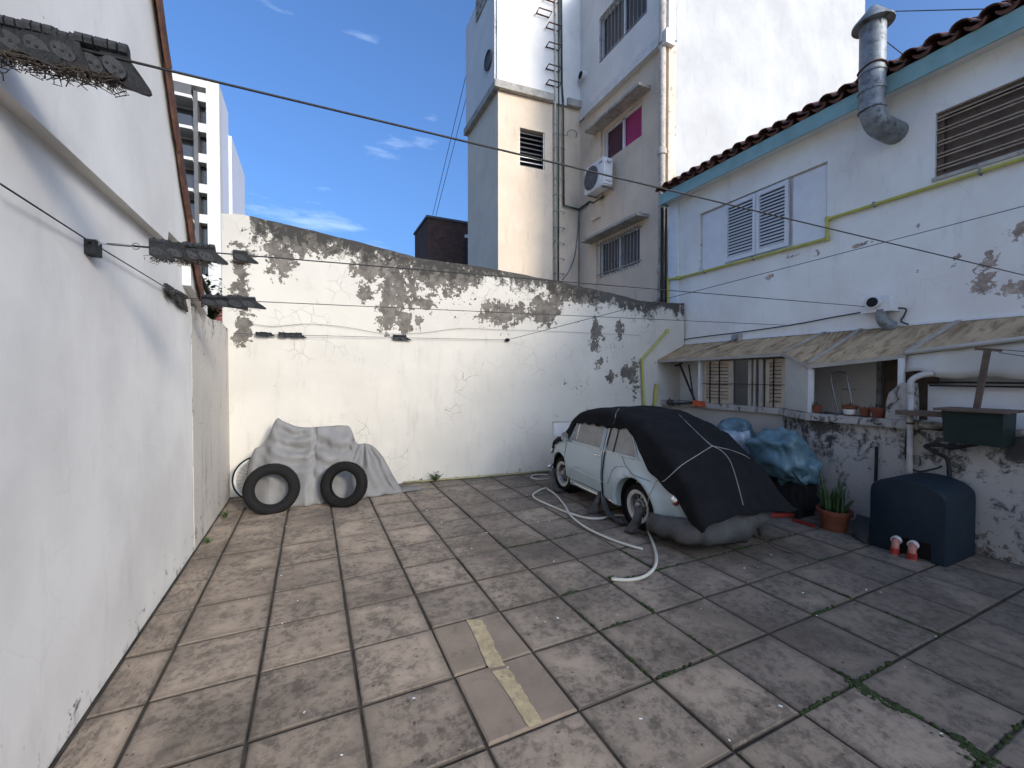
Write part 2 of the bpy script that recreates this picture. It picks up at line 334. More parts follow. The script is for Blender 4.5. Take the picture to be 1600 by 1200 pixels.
def slab_wall(name, mat, P, along, up, W, Hf, thick, res=.06, holes=(), peel=None, mold=None, parent=None):
    """solid plaster wall: front sheet with openings + reveals + back; P origin, 'along' unit vector, Hf(s) top height, thickness goes along n"""
    P = Vector(P); A = Vector(along).normalized(); U = Vector(up); n = Vector(thick)
    us = sorted(set([W[0]+(W[1]-W[0])*i/max(1, int((W[1]-W[0])/res)) for i in range(int((W[1]-W[0])/res)+1)]+[W[0], W[1]]+[h[0] for h in holes]+[h[1] for h in holes]))
    us = [u for i, u in enumerate(us) if i == 0 or u-us[i-1] > 1e-6]
    top = max(Hf(u) for u in us); nz_ = max(2, int(top/res))
    hz = sorted(set([z for h in holes for z in h[2:4]]))
    mb = MB(); pe = []; mo = []
    zs = sorted(set([top*i/nz_ for i in range(nz_+1)]+hz)) if holes else None
    rows = []
    for u in us:
        t = Hf(u); zl = zs if holes else [t*i/nz_ for i in range(nz_+1)]
        rows.append([(u, min(z, t)) for z in zl])
    nr = len(rows[0])
    for r in rows:
        for (u, z) in r:
            mb.v.append(P+A*u+U*z); pe.append(peel(u, z, Hf(u)) if peel else 0.0); mo.append(mold(u, z, Hf(u))+.3 if mold else 0.0)
    for i in range(len(us)-1):
        for j in range(nr-1):
            um = (us[i]+us[i+1])/2; zm = (rows[i][j][1]+rows[i][j+1][1])/2
            if any(h[0] < um < h[1] and h[2] < zm < h[3] for h in holes): continue
            mb.f.append((i*nr+j, (i+1)*nr+j, (i+1)*nr+j+1, i*nr+j+1))
    def q(u, z, d, val):
        mb.v.append(P+A*u+U*z+n*d); pe.append(val[0]); mo.append(val[1]+.3); return len(mb.v)-1
    for h in holes:
        for (a, b) in (((h[0], h[2]), (h[1], h[2])), ((h[1], h[2]), (h[1], h[3])), ((h[1], h[3]), (h[0], h[3])), ((h[0], h[3]), (h[0], h[2]))):
            dd = min(1, h[4]/n.length) if len(h) > 4 else 1
            mb.f.append((q(*a, 0, (0, .2)), q(*b, 0, (0, .2)), q(*b, dd, (0, .2)), q(*a, dd, (0, .2))))
    # top, ends, back
    for i in range(len(us)-1):
        a, b = us[i], us[i+1]
        mb.f.append((q(a, Hf(a), 0, (.3, .9)), q(b, Hf(b), 0, (.3, .9)), q(b, Hf(b), 1, (.3, .9)), q(a, Hf(a), 1, (.3, .9))))
        if not holes: mb.f.append((q(a, 0, 1, (0, .2)), q(a, Hf(a), 1, (0, .5)), q(b, Hf(b), 1, (0, .5)), q(b, 0, 1, (0, .2))))
    for u in (W[0], W[1]):
        mb.f.append((q(u, 0, 0, (0, .3)), q(u, 0, 1, (0, .3)), q(u, Hf(u), 1, (0, .3)), q(u, Hf(u), 0, (0, .3))))
    return mb.build(name, mat, parent, attrs={'peel': pe, 'mold': mo})
# ================================================================== GROUND AND PAVING
g = MB().grid([[(-300, -300, -.06), (300, -300, -.06)], [(-300, 300, -.06), (300, 300, -.06)]]).build('ground', 'ground'); struct(g)
pav = MB().box((-1.3, -4, -.05), (7.7, 8.4, -.014)).build('paving', 'grout'); struct(pav)
TS = .561; X0 = -.88; Y0 = 2.545
tile_meshes = []
for k in range(5):
    rr = random.Random(k); mb = MB(); h = TS/2-.0075; b = .012
    jit = [(rr.uniform(-.004, .004), rr.uniform(-.004, .004)) for _ in range(4)]
    cs = [(-h, -h), (h, -h), (h, h), (-h, h)]
    low = [(c[0]+j[0], c[1]+j[1], -.03) for c, j in zip(cs, jit)]; mid = [(p[0], p[1], -b*.6) for p in low]
    top = [(p[0]*(1-b/h), p[1]*(1-b/h), rr.uniform(-.002, .002)) for p in low]
    mb.add(low+mid+top, [(0, 1, 5, 4), (1, 2, 6, 5), (2, 3, 7, 6), (3, 0, 4, 7), (4, 5, 9, 8), (5, 6, 10, 9), (6, 7, 11, 10), (7, 4, 8, 11), (8, 9, 10, 11)])
    o = mb.build('tile', 'tile', local=True); tile_meshes.append(o.data); bpy.data.objects.remove(o)
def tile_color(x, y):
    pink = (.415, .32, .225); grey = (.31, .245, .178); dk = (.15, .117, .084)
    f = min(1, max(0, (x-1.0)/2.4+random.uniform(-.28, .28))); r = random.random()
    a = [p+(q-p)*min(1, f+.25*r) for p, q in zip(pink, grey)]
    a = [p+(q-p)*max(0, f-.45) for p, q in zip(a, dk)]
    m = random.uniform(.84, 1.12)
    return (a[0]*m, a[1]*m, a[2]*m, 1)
far = MB(); ntile = 0
plain = {(2, 0), (2, -1)}
for i in range(-1, 16):
    for j in range(-9, 11):
        x = X0+TS*(i+.5); y = Y0+TS*(j+.5)
        wx = 1.0
        if i == -1: x = -1.02; wx = .27/TS
        if x > 7.5 or y > 7.95-.11*(x+1): continue
        if y < .35 or x > 6.9 or (y < 1.1 and (x > 4.2 or x < -1.3)):
            far.box((x-TS*wx/2+.01, y-TS/2+.01, -.03), (x+TS*wx/2-.01, y+TS/2-.01, 0)); continue
        o = bpy.data.objects.new('tile', random.choice(tile_meshes)); COL.objects.link(o); o.parent = pav
        dz = random.uniform(-.004, .003)
        o.location = Vector((x, y, dz))-pav.location; o.scale = (wx, 1, 1)
        o.rotation_euler = (R(random.uniform(-.28, .28)), R(random.uniform(-.28, .28)), R(random.uniform(-.25, .25)+(180 if random.random() < .5 else 0)))
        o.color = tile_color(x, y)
        if (i, j) in ((3, -1), (3, 0)): o.material_slots[0].link = 'OBJECT'; o.material_slots[0].material = MAT['plain_tile']; o.rotation_euler = (0, 0, 0); o.location.z = -pav.location.z
        ntile += 1
o = far.build('far_tiles', 'tile', pav); stuff(o); o.color = (.22, .2, .18, 1)
# worn yellow line painted over two tiles
for (a, b, c, d) in (((728, 968), (752, 968), (789, 1040), (765, 1044)), ((768, 1049), (793, 1044), (850, 1128), (828, 1136))):
    q = [onZ(*p, .005) for p in (a, b, c, d)]
    L_, R_ = [], []
    for k in range(13):
        f = k/12; wob = .005*math.sin(f*5)+random.uniform(-.003, .003)
        l = q[0].lerp(q[3], f); r = q[1].lerp(q[2], f); e = (r-l).normalized()
        L_.append(l+e*wob); R_.append(r+e*(wob+random.uniform(-.008, .008)))
    MB().grid([L_, R_]).build('painted_line', 'paint_yellow', pav)

# ================================================================== LEFT HOUSE (tall white wall, X = -1.17)
lh = thing('white_house', 'tall white rendered house wall with rusty roof edge on the left', 'house', (-1.17, 1.5, 0))
def lmold(u, z, t):
    y = u-6; m = .0
    if z < .5: m += .72*(1-z/.5)
    return m-.40
def lpeel(u, z, t): return .22*max(0, 1-abs(z-.12)/.18)-.1
def ltop(u): return 3.10
slab_wall('wall', 'left', (-1.17, -6, 0), (0, 1, 0), (0, 0, 1), (0, 11.62), ltop, (-.3, 0, 0), .1, peel=lpeel, mold=lmold, parent=lh)
# upper storey stands a little proud, its end follows the roof pitch
e0 = onX(262, 378, -1.10); eaves = [onX(300, 400, -1.10), onX(275, 250, -1.10), onX(240, 0, -1.10)]
sl_ = (eaves[2].z-eaves[0].z)/(eaves[2].y-eaves[0].y)
yr = eaves[0].y; zr = eaves[0].z; zt = 8.2; yt = yr+(zt-zr)/sl_
zl = e0.z; ye = e0.y
prof = [(-6, zl), (ye, zl), (ye+.03, zl+.10), (5.58, zl+.105), (5.58, zr), (yr, zr), (yt, zt), (-6, zt)]
MB().prism([(-1.10, y, z) for y, z in prof], (-.4, 0, 0)).build('upper_wall', 'left', lh)
MB().prism([(-1.11, -6, zt+.02), (-1.11, yt, zt+.02), (-1.11, yr, zr+.02), (-1.11, yr-.06, zr-.02), (-1.11, yt-.06, zt-.04), (-1.11, -6, zt-.04)], (-6, 0, 0)).build('roof', 'tile_roof', lh)
# rusty sheet flashing in overlapping lengths down the verge
d = Vector((0, yr-yt, zr-zt)).normalized(); nrm = Vector((0, -d.z, d.y)); nrm = nrm if nrm.y > 0 else -nrm
L0 = (Vector((0, yr, zr))-Vector((0, yt, zt))).length; a = 0; k = 0
while a < L0+.45:
    ln = .62 if a+.62 < L0+.45 else L0+.47-a
    p = Vector((-1.09, yt, zt))+d*a; q_ = p+d*(ln+.04); lift = .012*(k % 2)+random.uniform(0, .012)
    wv = .13+random.uniform(-.02, .02); sx = random.uniform(-.01, .015)
    mb = MB(); rows = []
    for (ox, on) in ((-.25, .03), (-.02, .035), (.035, .02), (.045+sx, -.03), (.04+sx, -wv), (.025+sx, -wv-.012)):
        rows.append([p.lerp(q_, f)+Vector((ox, 0, 0))+nrm*(on+lift*(1 if f > .8 else .4)+.008*math.sin(f*7+k)) for f in (0, .2, .4, .6, .8, .93, 1)])
    mb.grid(rows).build('flashing', 'rust', lh, solid=.004); a += ln; k += 1
# small boxed eave beyond the wall's end
p = onX(294, 412, -1.12); q_ = onX(322, 437, -1.12)
MB().hexa([(-1.4, p.y, p.z-.22), (-1.10, p.y, p.z-.22), (-1.10, p.y+.75, p.z-.42), (-1.4, p.y+.75, p.z-.42), (-1.4, p.y, p.z), (-1.10, p.y, p.z), (-1.10, p.y+.75, p.z-.20), (-1.4, p.y+.75, p.z-.20)]).build('eave_box', 'trim', lh)
MB().bar((-1.09, p.y-.02, p.z+.02), (-1.09, p.y+.78, p.z-.19), .06, .03).build('eave_capping', 'dark', lh)

# low weathered wall continuing to the back corner
def gm(u, z, t): return -.02+.6*max(0, 1-(t-z)/.35)+.2*max(0, 1-z/.4)
def gp(u, z, t): return .12
lw = slab_wall('garden_wall', 'streaky', (-1.166, 5.62, 0), (0, 1, 0), (0, 0, 1), (0, 2.3), lambda u: 2.66+.02*math.sin(u*5), (-.2, 0, 0), .05, peel=gp, mold=gm)
tag(lw, 'lower streaky grey wall with black top between white house and back wall', 'wall')

# ================================================================== BACK WALL
BWL = 8.72
topx = [(370, 335), (395, 338), (470, 356), (560, 378), (640, 399), (652, 403), (760, 418), (880, 441), (960, 459), (1000, 470), (1041, 473), (1075, 474)]
ttab = []
for (x, y) in topx:
    p = onB(x, y); ttab.append(((p-BW0).dot(BWD), p.z))
ttab[0] = (0.0, ttab[0][1])
def bwt(u): return interp(ttab, u)+.012*fb((u*3, 0, 0))
blobs = []
for (x, y, rx, ry) in ((470, 372, 70, 24), (440, 405, 24, 26), (560, 385, 60, 14), (600, 420, 46, 26), (620, 455, 36, 42), (605, 495, 20, 26), (632, 505, 10, 22), (570, 465, 12, 14), (690, 432, 52, 28), (665, 475, 14, 16), (655, 500, 6, 12),
                       (790, 489, 42, 20), (848, 484, 24, 24), (868, 462, 18, 26), (905, 462, 38, 14), (930, 522, 9, 28), (933, 567, 6, 9), (978, 582, 8, 14), (955, 590, 6, 10), (968, 515, 7, 14), (380, 505, 13, 34), (374, 430, 12, 50), (385, 405, 12, 14), (990, 590, 9, 26), (740, 415, 50, 12), (520, 368, 50, 14)):
    p = onB(x, y); q1 = onB(x+rx, y); q2 = onB(x, y+ry)
    blobs.append(((p-BW0).dot(BWD), p.z, (q1-p).length*1.25, (q2-p).length*1.25))
def bpeel(u, z, t):
    m = 0
    for (bu, bz, ru, rz) in blobs:
        d = ((u-bu)/ru)**2+((z-bz)/rz)**2
        if d < 2.4: m = max(m, .90*math.exp(-d*.75))
    m = max(m, .34*max(0, 1-(t-z)/.9))
    if u > 5.4: m = max(m, .16)
    m = max(m, .42*max(0, 1-z/.16))
    return m-.06
def bmold(u, z, t):
    d = t-z; dep = .36+.25*fb((u*1.3, 3, 0))
    m = 1.75*max(0, 1-d/max(.25, dep*1.75)) if 0.25 < u else .1
    if u > 6.2: m = max(m, .42*max(0, 1-abs(z-1.3)/1.5))
    m = max(m, .5*max(0, 1-z/.22))
    return m-.33
bw = slab_wall('boundary_wall', 'back', BW0, BWD, (0, 0, 1), (-.12, BWL), bwt, BWN*-.22, .05, peel=bpeel, mold=bmold)
tag(bw, 'high cream boundary wall with peeling plaster and mouldy sloping top', 'wall')
# small boarded meter niche low on the wall beside the car
p = onB(866, 668, .02)
mb = MB(); o_ = thing('meter_box', 'small white wall box with black edge behind the car mirror', 'meter box', p)
for (a0, a1, z0, z1, nm, mt, th) in ((-.02, .34, -.18, .10, 'door', 'trim', .03), (-.03, .36, .10, .118, 'lintel', 'concrete', .04)):
    q0 = BW0+BWD*((p-BW0).dot(BWD))
    MB().hexa([q0+BWD*a+BWN*n_+Vector((0, 0, p.z+z)) for z in (z0, z1) for (a, n_) in ((a0, 0.001), (a1, 0.001), (a1, th), (a0, th))]).build(nm, mt, o_)

# ================================================================== RIGHT LOW WALL
def lowm(u, z, t):
    return .27+.55*max(0, 1-abs(t-.10-z)/.40)+.30*max(0, 1-z/.25)+.35*fb((u*1.1, z*1.3, 5))
def lowp(u, z, t): return .16+.28*max(0, 1-z/.5)
lwr = thing('low_wall', 'low mould-stained whitewashed wall with coping on the right side of the yard', 'wall', (6.5, 3, 0))
LT = 1.28
pa, pb, pc, pd = Vector((7.02, 7.1, 0)), Vector((7.0, 4.36, 0)), Vector((6.43, 3.62, 0)), Vector((6.42, -3, 0))
for (a, b, nm) in ((pa, pb, 'far_length'), (pb, pc, 'splayed_length'), (pc, pd, 'near_length')):
    d = (b-a).normalized(); n = Vector((-d.y, d.x, 0)); n = n if n.x > 0 else -n
    mo_ = lowm if nm != 'far_length' else (lambda u, z, t: -.15+.3*max(0, 1-(t-z)/.25))
    slab_wall(nm, 'low', a, d, (0, 0, 1), (0, (b-a).length), lambda u: LT, n*.2, .06, peel=lowp, mold=mo_, parent=lwr)
    # coping stone
    L_ = (b-a).length; a2 = a-n*.08; rows = []
    if nm == 'near_length': L_ = 1.2
    slab_wall('coping', 'low', a2+Vector((0, 0, LT)), d, (0, 0, 1), (-.015, L_+.015), lambda u: .10+.006*fb((u*6, 1, 0)), n*.32, .04, peel=lambda u, z, t: .25, mold=lambda u, z, t: .42, parent=lwr)
# raised stub pillar on the wall
p0 = onX(1384, 620, 6.38); p1 = onX(1421, 620, 6.38)
mb = MB(); ys = (p1.y, p0.y); rows = []
for k in range(9):
    f = k/8; z = LT+.04+.50*f; rr = .02*f**4*4
    rows.append([(6.38+rr*.3, ys[0]+rr*.2, z), (6.38+rr*.3, ys[1]-rr-.10*max(0, f-.75)**.5, z), (6.62, ys[1]-rr-.10*max(0, f-.75)**.5, z), (6.62, ys[0]+rr*.2, z)])
mb.grid(rows, True); k0 = len(mb.v)-4; mb.f.append((k0, k0+1, k0+2, k0+3))
n_ = len(mb.v)
mb.build('stub_pillar', 'low', lwr, attrs={'peel': [.2]*n_, 'mold': [.74]*n_})
# rough broken top right of the pillar
mb = MB()
for k in range(15):
    y = 2.45-k*.14; x = 6.45+random.uniform(-.02, .06); s = random.uniform(.05, .09)
    mb.lathe([(0, -s*.6), (s*.8, -s*.4), (s, 0), (s*.7, s*.45), (0, s*.6)], 7, Matrix.Translation((x, y, LT+.05)) @ Matrix.Rotation(k, 4, 'Z') @ Matrix.Diagonal((1.3, 1.5, 1, 1)))
stuff(mb.build('rubble_capping', 'concrete', lwr, True))
# ================================================================== RIGHT WHITE HOUSE (facade X = 7.6)
HX = 7.6; YE = 7.42
rh = thing('white_house', 'two-storey white house with tiled eave and teal fascia along the right side', 'house', (HX, 3, 0))
def hb(px, py): p = onX(px, py, HX); return p.y, p.z
yA, _ = hb(1093, 380); yB, _ = hb(1292, 320); zA = 4.17; zB = 5.40
yC, _ = hb(1461, 230); yD = 1.25; zC, zD = 4.57, 5.43
Y00 = -24
def U(y): return YE-y
hblobs = [(U(2.9), 4.0, .05, .08), (U(3.6), 3.9, .15, .05), (U(5.0), 3.7, .1, .05), (U(4.6), 4.0, .12, .04), (U(2.28), 3.12, .12, .22), (U(2.22), 3.35, .08, .12), (U(1.95), 2.95, .22, .12), (U(1.98), 3.62, .10, .10), (U(2.5), 3.42, .05, .08), (U(2.9), 3.4, .05, .04), (U(4.2), 3.95, .1, .05)]
def hp(u, z, t):
    m = 0
    for (bu, bz, ru, rz) in hblobs:
        d = ((u-bu)/ru)**2+((z-bz)/rz)**2
        if d < 3: m = max(m, .95*math.exp(-d*.6))
    return m-.12
def hm(u, z, t):
    m = .0
    y = YE-u
    if y < 2.4 and 2.6 < z < 3.4: m = .25
    if u < .25 and z < 3.6: m = .25
    if z < 2.7: m = .12
    return m-.30
holes = [(U(yA), U(yB), zA, zB, .11), (U(yC), U(yD), zC, zD, .18)]
slab_wall('wall', 'house', (HX, YE, 0), (0, -1, 0), (0, 0, 1), (0, 9.5), lambda u: 6.0, (.3, 0, 0), .09, holes=holes, peel=hp, mold=hm, parent=rh)
slab_wall('wall', 'house', (HX, YE-9.5, 0), (0, -1, 0), (0, 0, 1), (0, 16), lambda u: 6.0, (.3, 0, 0), .5, parent=rh)
MB().box((HX+.3, Y00, 0), (14.2, YE-.002, 5.8)).build('inner_block', 'trim', rh)
# corner pilaster at the far end
MB().box((HX-.05, YE-.30, 2.4), (HX-.001, YE-.02, 5.95)).build('corner_strip', 'plain_white', rh)
# --- shuttered window group
wd = MB().box((HX+.09, yB+.001, zA+.001), (HX+.12, yA-.001, zB-.001)).build('window_recess', 'plain_white', rh)
s0, _ = hb(1133, 360); s1, _ = hb(1181, 340); s2, _ = hb(1232, 320)
MB().box((HX+.05, s0+.03, zA+.02), (HX+.088, yA-.03, zB-.03)).build('blank_panel', 'plain_white', rh)
MB().box((HX+.045, yB+.03, zA+.02), (HX+.088, s2-.05, zB-.03)).build('blank_panel', 'plain_white', rh)
for (a, b) in ((s0, s1), (s1-.01, s2)):
    mb = MB(); hi, lo = a, b
    for (y0, y1, z0, z1) in ((lo, lo+.06, zA+.03, zB-.04), (hi-.06, hi, zA+.03, zB-.04), (lo+.06, hi-.06, zA+.03, zA+.11), (lo+.06, hi-.06, zB-.12, zB-.04)):
        mb.box((HX-.015, y0, z0), (HX+.03, y1, z1))
    sh = mb.build('shutter', 'shutter_white', rh)
    MB().box((HX+.031, lo+.03, zA+.05), (HX+.045, hi-.03, zB-.06)).build('backing', 'dark', sh)
    ns = 16
    for k in range(ns):
        z = zA+.12+(zB-zA-.25)*(k+.5)/ns
        MB().hexa([(HX-.012, lo+.055, z-.035), (HX-.012, hi-.055, z-.035), (HX+.026, hi-.055, z+.012), (HX+.026, lo+.055, z+.012), (HX-.006, lo+.055, z-.030), (HX-.006, hi-.055, z-.030), (HX+.03, hi-.055, z+.018), (HX+.03, lo+.055, z+.018)]).build('slat', 'shutter_white', sh)
MB().box((HX-.03, yB-.04, zA-.05), (HX+.07, yA+.04, zA-.002)).build('window_sill', 'trim', rh)
# --- barred window
w2 = MB().box((HX+.15, yD+.001, zC+.001), (HX+.17, yC-.001, zD-.001)).build('barred_window', 'glass_dark', rh)
mb = MB()
for (y0, y1, z0, z1) in ((yC-.07, yC-.002, zC+.002, zD-.002), (yD, yC-.07, zD-.07, zD-.002), (yD, yC-.07, zC+.002, zC+.05)): mb.box((HX+.05, y0, z0), (HX+.149, y1, z1))
mb.build('frame', 'brown_wood', w2)
MB().box((HX+.10, yD, zC+.05), (HX+.13, yC-.075, zD-.075)).build('brown_blind', 'brown_wood', w2)
for k in range(5):
    z = zC+.10+(zD-zC-.16)*k/4.3
    for dz in (0, .045):
        MB().bar((HX+.03, yD, z+dz), (HX+.03, yC-.01, z+dz), .014, .016).build('bar', 'tan_bar', w2)
MB().box((HX-.03, yD-.1, zC-.05), (HX+.10, yC+.02, zC-.002)).build('window_sill', 'concrete', rh)
# --- eave, fascia, roof tiles
FX = 7.33
MB().box((FX+.03, Y00, 5.92), (HX+.31, YE, 5.96)).build('soffit', 'plain_white', rh)
MB().box((FX, Y00, 5.87), (FX+.028, YE+.05, 6.11)).build('fascia', 'teal', rh)
MB().box((FX+.03, YE+.002, 5.87), (HX+.5, YE+.05, 6.11)).build('fascia', 'teal', rh)
sl = R(24); xr = 11.0
MB().hexa([(FX+.02, Y00, 6.06), (xr, Y00, 6.06+(xr-FX)*math.tan(sl)), (xr, YE+.05, 6.06+(xr-FX)*math.tan(sl)), (FX+.02, YE+.05, 6.06), (FX+.02, Y00, 6.115), (xr, Y00, 6.115+(xr-FX)*math.tan(sl)), (xr, YE+.05, 6.115+(xr-FX)*math.tan(sl)), (FX+.02, YE+.05, 6.115)]).build('roof_deck', 'tile_roof', rh)
def barrel(up, r0, r1, ln, th=.016, n=7):
    q = .85 if up else .42
    mb = MB(); rows = []
    for (f, r) in ((0, r0), (1, r1)):
        o_, i_ = [], []
        for k in range(n+1):
            a = math.pi*k/n; c, s = math.cos(a), math.sin(a)*(1 if up else -1)
            o_.append((f*ln, r*c, r*s*.85)); i_.append((f*ln, (r-th)*c, (r-th)*s*q))
        rows.append(o_+i_[::-1])
    mb.grid(rows, True); m = len(rows[0])
    for base in (0, m):
        for k in range(n): mb.f.append((base+k, base+k+1, base+m-2-k, base+m-1-k))
    return mb
cover = barrel(True, .105, .085, .46).build('roof_tile', 'tile_roof', local=True); pan = barrel(False, .10, .085, .46).build('roof_tile', 'tile_roof', local=True)
cm, pm_ = cover.data, pan.data; bpy.data.objects.remove(cover); bpy.data.objects.remove(pan)
ncol = 0; y = YE-.02
restc = MB()
while y > Y00+.2:
    for row in range(3):
        for kind in (0, 1):
            x = FX-(.10 if kind == 0 else .05)+row*.38*math.cos(sl); z = 6.135+row*.38*math.sin(sl)+(.035 if kind == 0 else .045)
            yy = y-(.125 if kind else 0)
            if y > 1.3 and not (kind == 1 and row == 2):
                o = bpy.data.objects.new('roof_tile', pm_ if kind else cm); COL.objects.link(o); o.parent = rh
                o.location = Vector((x+random.uniform(-.02, .02), yy+random.uniform(-.008, .008), z+random.uniform(-.006, .006)))-rh.location
                o.rotation_euler = (R(random.uniform(-3, 3)), -sl+R(random.uniform(-2, 2)), R(random.uniform(-2, 2)))
            elif kind == 0 and row == 0:
                restc.tube([(x, yy, z), (x+3.3*math.cos(sl), yy, z+3.3*math.sin(sl))], .10, 8)
    if y > 1.3: restc.tube([(FX+1.0, y, 6.13+1.1*math.tan(sl)), (FX+3.3, y, 6.13+3.4*math.tan(sl))], .10, 8)
    y -= .25
stuff(restc.build('upper_roof_tiles', 'tile_roof', rh, True))

# --- yellow gas pipe
mb = MB(); yk, _ = hb(1295, 350); xp = HX-.045
path = [(xp, -1, 4.47), (xp, yk, 4.44), (xp, yk, 4.13), (xp, YE-.36, 4.13), (xp-.03, YE-.34, 4.13), (xp-.03, YE-.06, 4.15), (xp-.03, YE-.05, 3.15)]
p1 = onB(1043, 517, .06); p2 = onB(1003, 562, .06); p3 = onB(1007, 640, .06)
path += [tuple(p1), tuple(p2), tuple(p3), (p3.x, p3.y, .75)]
gp_ = thing('gas_pipe', 'thin yellow gas pipe stepping along the white house wall and down the corner', 'pipe', (HX, 4, 3))
mb = MB()
for a, b in zip(path, path[1:]): mb.tube([a, b], .026, 8)
mb.build('tube', 'pvc_yellow', gp_, 40)
for q in path[1:-1]:
    MB().lathe([(0, -.04), (.036, -.036), (.036, .036), (0, .04)], 8, Matrix.Translation(q)).build('elbow', 'pvc_yellow', gp_, 40)
for yy in (6.4, 5.3, 3.4, 2.3):
    MB().box((xp-.03, yy-.01, (4.13 if yy > yk else 4.45)-.035), (HX-.001, yy+.01, (4.13 if yy > yk else 4.45)+.035)).build('clip', 'galv', gp_)
tb = MB().tube([onB(1026, 600, .05), onB(1022, 640, .05), onB(1022, 700, .05)], .035, 8).build('yellow_pipe', 'pvc_yellow', None, 40); tag(tb, 'short thick yellow pipe stub in the corner behind the car', 'pipe')

# --- flue with rain cap
fl = thing('flue_pipe', 'galvanised flue pipe with rain cap rising past the teal fascia', 'flue', onX(1398, 212, HX))
pw = onX(1400, 208, HX); pe = onX(1362, 178, 7.12); ptop = onX(1361, 42, 7.12)
elb = spline([pw+Vector((.05, 0, 0)), pw+Vector((-.12, .01, .0)), Vector((7.2, (pe.y+pw.y)/2, pe.z-.14)), pe+Vector((0, 0, .06))], 5)
MB().tube(elb, .148, 16).build('elbow', 'galv', fl, 50)
MB().tube([pe+Vector((0, 0, .04)), pe+Vector((0, 0, .32)), Vector((pe.x, pe.y, ptop.z))], .15, 18).build('stack', 'galv', fl, 50)
for zz in (.05, .30, .55): MB().lathe([(.150, -.012), (.162, -.01), (.162, .01), (.150, .012)], 18, Matrix.Translation(pe+Vector((0, 0, zz)))).build('seam_band', 'galv', fl, 50)
zc = ptop.z-.03
MB().lathe([(.0, .28), (.06, .27), (.075, .235), (.10, .22), (.13, .18), (.235, .06), (.24, .03), (.16, .02), (.0, .02)], 20, Matrix.Translation((pe.x, pe.y, zc))).build('rain_cap', 'galv', fl, 50)
mb = MB()
for k in range(3):
    a = k*2.1; mb.bar((pe.x+.14*math.cos(a), pe.y+.14*math.sin(a), zc-.12), (pe.x+.16*math.cos(a), pe.y+.16*math.sin(a), zc+.05), .02, .006)
mb.build('cap_strut', 'galv', fl)
MB().tube([(7.12+.16*math.cos(t), pe.y+.16*math.sin(t), pe.z+.62+.02*math.sin(t*2)) for t in [i*.35 for i in range(18)]]+[(7.33, pe.y+.1, pe.z+.58)], .012, 6).build('tie_wire', 'rust', fl)

# --- small exhaust vent above the awning
q = onX(1372, 474, HX-.16)
ev = thing('exhaust_vent', 'small white wall vent with round black mouth and grey elbow above awning', 'vent', q)
MB().hexa([Vector((q.x+dx, q.y+dy, q.z+dz)) for dz, s in ((-.13, 1.0), (.10, .75)) for (dx, dy) in ((-.06*s, -.19*s), (.159, -.19*s), (.159, .19*s), (-.06*s, .19*s))]).build('housing', 'trim', ev)
MB().tube([q+Vector((-.12, .02, .01)), q+Vector((.02, .02, .01))], .085, 16).build('mouth', 'trim', ev, 50)
MB().lathe([(0, 0), (.07, 0), (.07, .004), (0, .004)], 16, Matrix.Translation(q+Vector((-.123, .02, .01))) @ Matrix.Rotation(R(90), 4, 'Y')).build('mouth_opening', 'dark', ev)
MB().tube(spline([q+Vector((0, -.05, -.10)), q+Vector((0, -.05, -.22)), q+Vector((.03, -.09, -.31)), q+Vector((.08, -.16, -.36))], 5), .075, 14).build('elbow', 'galv', ev, 50)
p = onX(1151, 527, HX-.08); jb = thing('wall_lamp', 'small rusty lamp holder on white wall above the awning', 'lamp', p)
MB().box((p.x-.04, p.y-.07, p.z-.09), (HX-.001, p.y+.07, p.z+.07)).build('bracket', 'concrete', jb)
MB().lathe([(0, -.05), (.05, -.05), (.065, .0), (.04, .05), (0, .05)], 12, Matrix.Translation(p+Vector((-.05, 0, -.02))) @ Matrix.Rotation(R(100), 4, 'Y')).build('lamp_holder', 'steel', jb, 40)
# cable looping along the house wall
pts = [onX(x, y, HX-.03) for x, y in ((1047, 548), (1062, 533), (1100, 526), (1150, 520), (1235, 508), (1300, 496), (1352, 487))]
tag(MB().tube(spline(pts, 5), .010, 6).build('wall_cable', 'wire', None, True), 'black cable looping along white wall just above the awning', 'cable')
pts = [onX(x, y, HX-.03) for x, y in ((1388, 482), (1414, 482), (1413, 492), (1408, 502), (1420, 507))]
tag(MB().tube(spline(pts, 5), .010, 6).build('wall_cable', 'wire', None, True), 'short black cable drooping beside the round exhaust vent', 'cable')
# black downpipe pair in the corner between house and tall block
for (dx, r, mt, lb) in ((-.02, .035, 'wire', 'thin black pipe in the corner beside the white house'), (.10, .022, 'wire', 'thinner black cable beside the black corner pipe')):
    tag(MB().tube([(HX-.12+dx, YE+.08, 2.6), (HX-.10+dx, YE+.10, 5.86)], r, 8).build('corner_pipe', mt, None, True), lb, 'pipe')

# ================================================================== LEAN-TO WITH AWNING ROOF
lt = thing('lean_to', 'shabby lean-to with brown sheet roof and shutters against the white house', 'lean-to', (7.2, 4.5, 1.38))
Zh = 2.60; e1 = Vector((6.85, YE-.05, 2.245)); e2 = onX(1225, 552, 6.85); e3 = onX(1262, 571, 6.43); e4 = onX(1416, 554, 6.60); e5 = Vector((6.5, .2, 2.40))
def sheet(name, poly, th, mat, par):
    n = (Vector(poly[1])-Vector(poly[0])).cross(Vector(poly[2])-Vector(poly[0])).normalized()
    n = n if n.z > 0 else -n
    return MB().prism(poly, n*th).build(name, mat, par)
hw = lambda y, dz=0: Vector((HX-.004, y, Zh+dz))
yk1 = onX(1145, 528, HX).y; ym1 = onX(1290, 519, HX).y; ym2 = onX(1347, 513, HX).y; ym3 = onX(1500, 500, HX).y
c1 = e1.lerp(e2, .30)
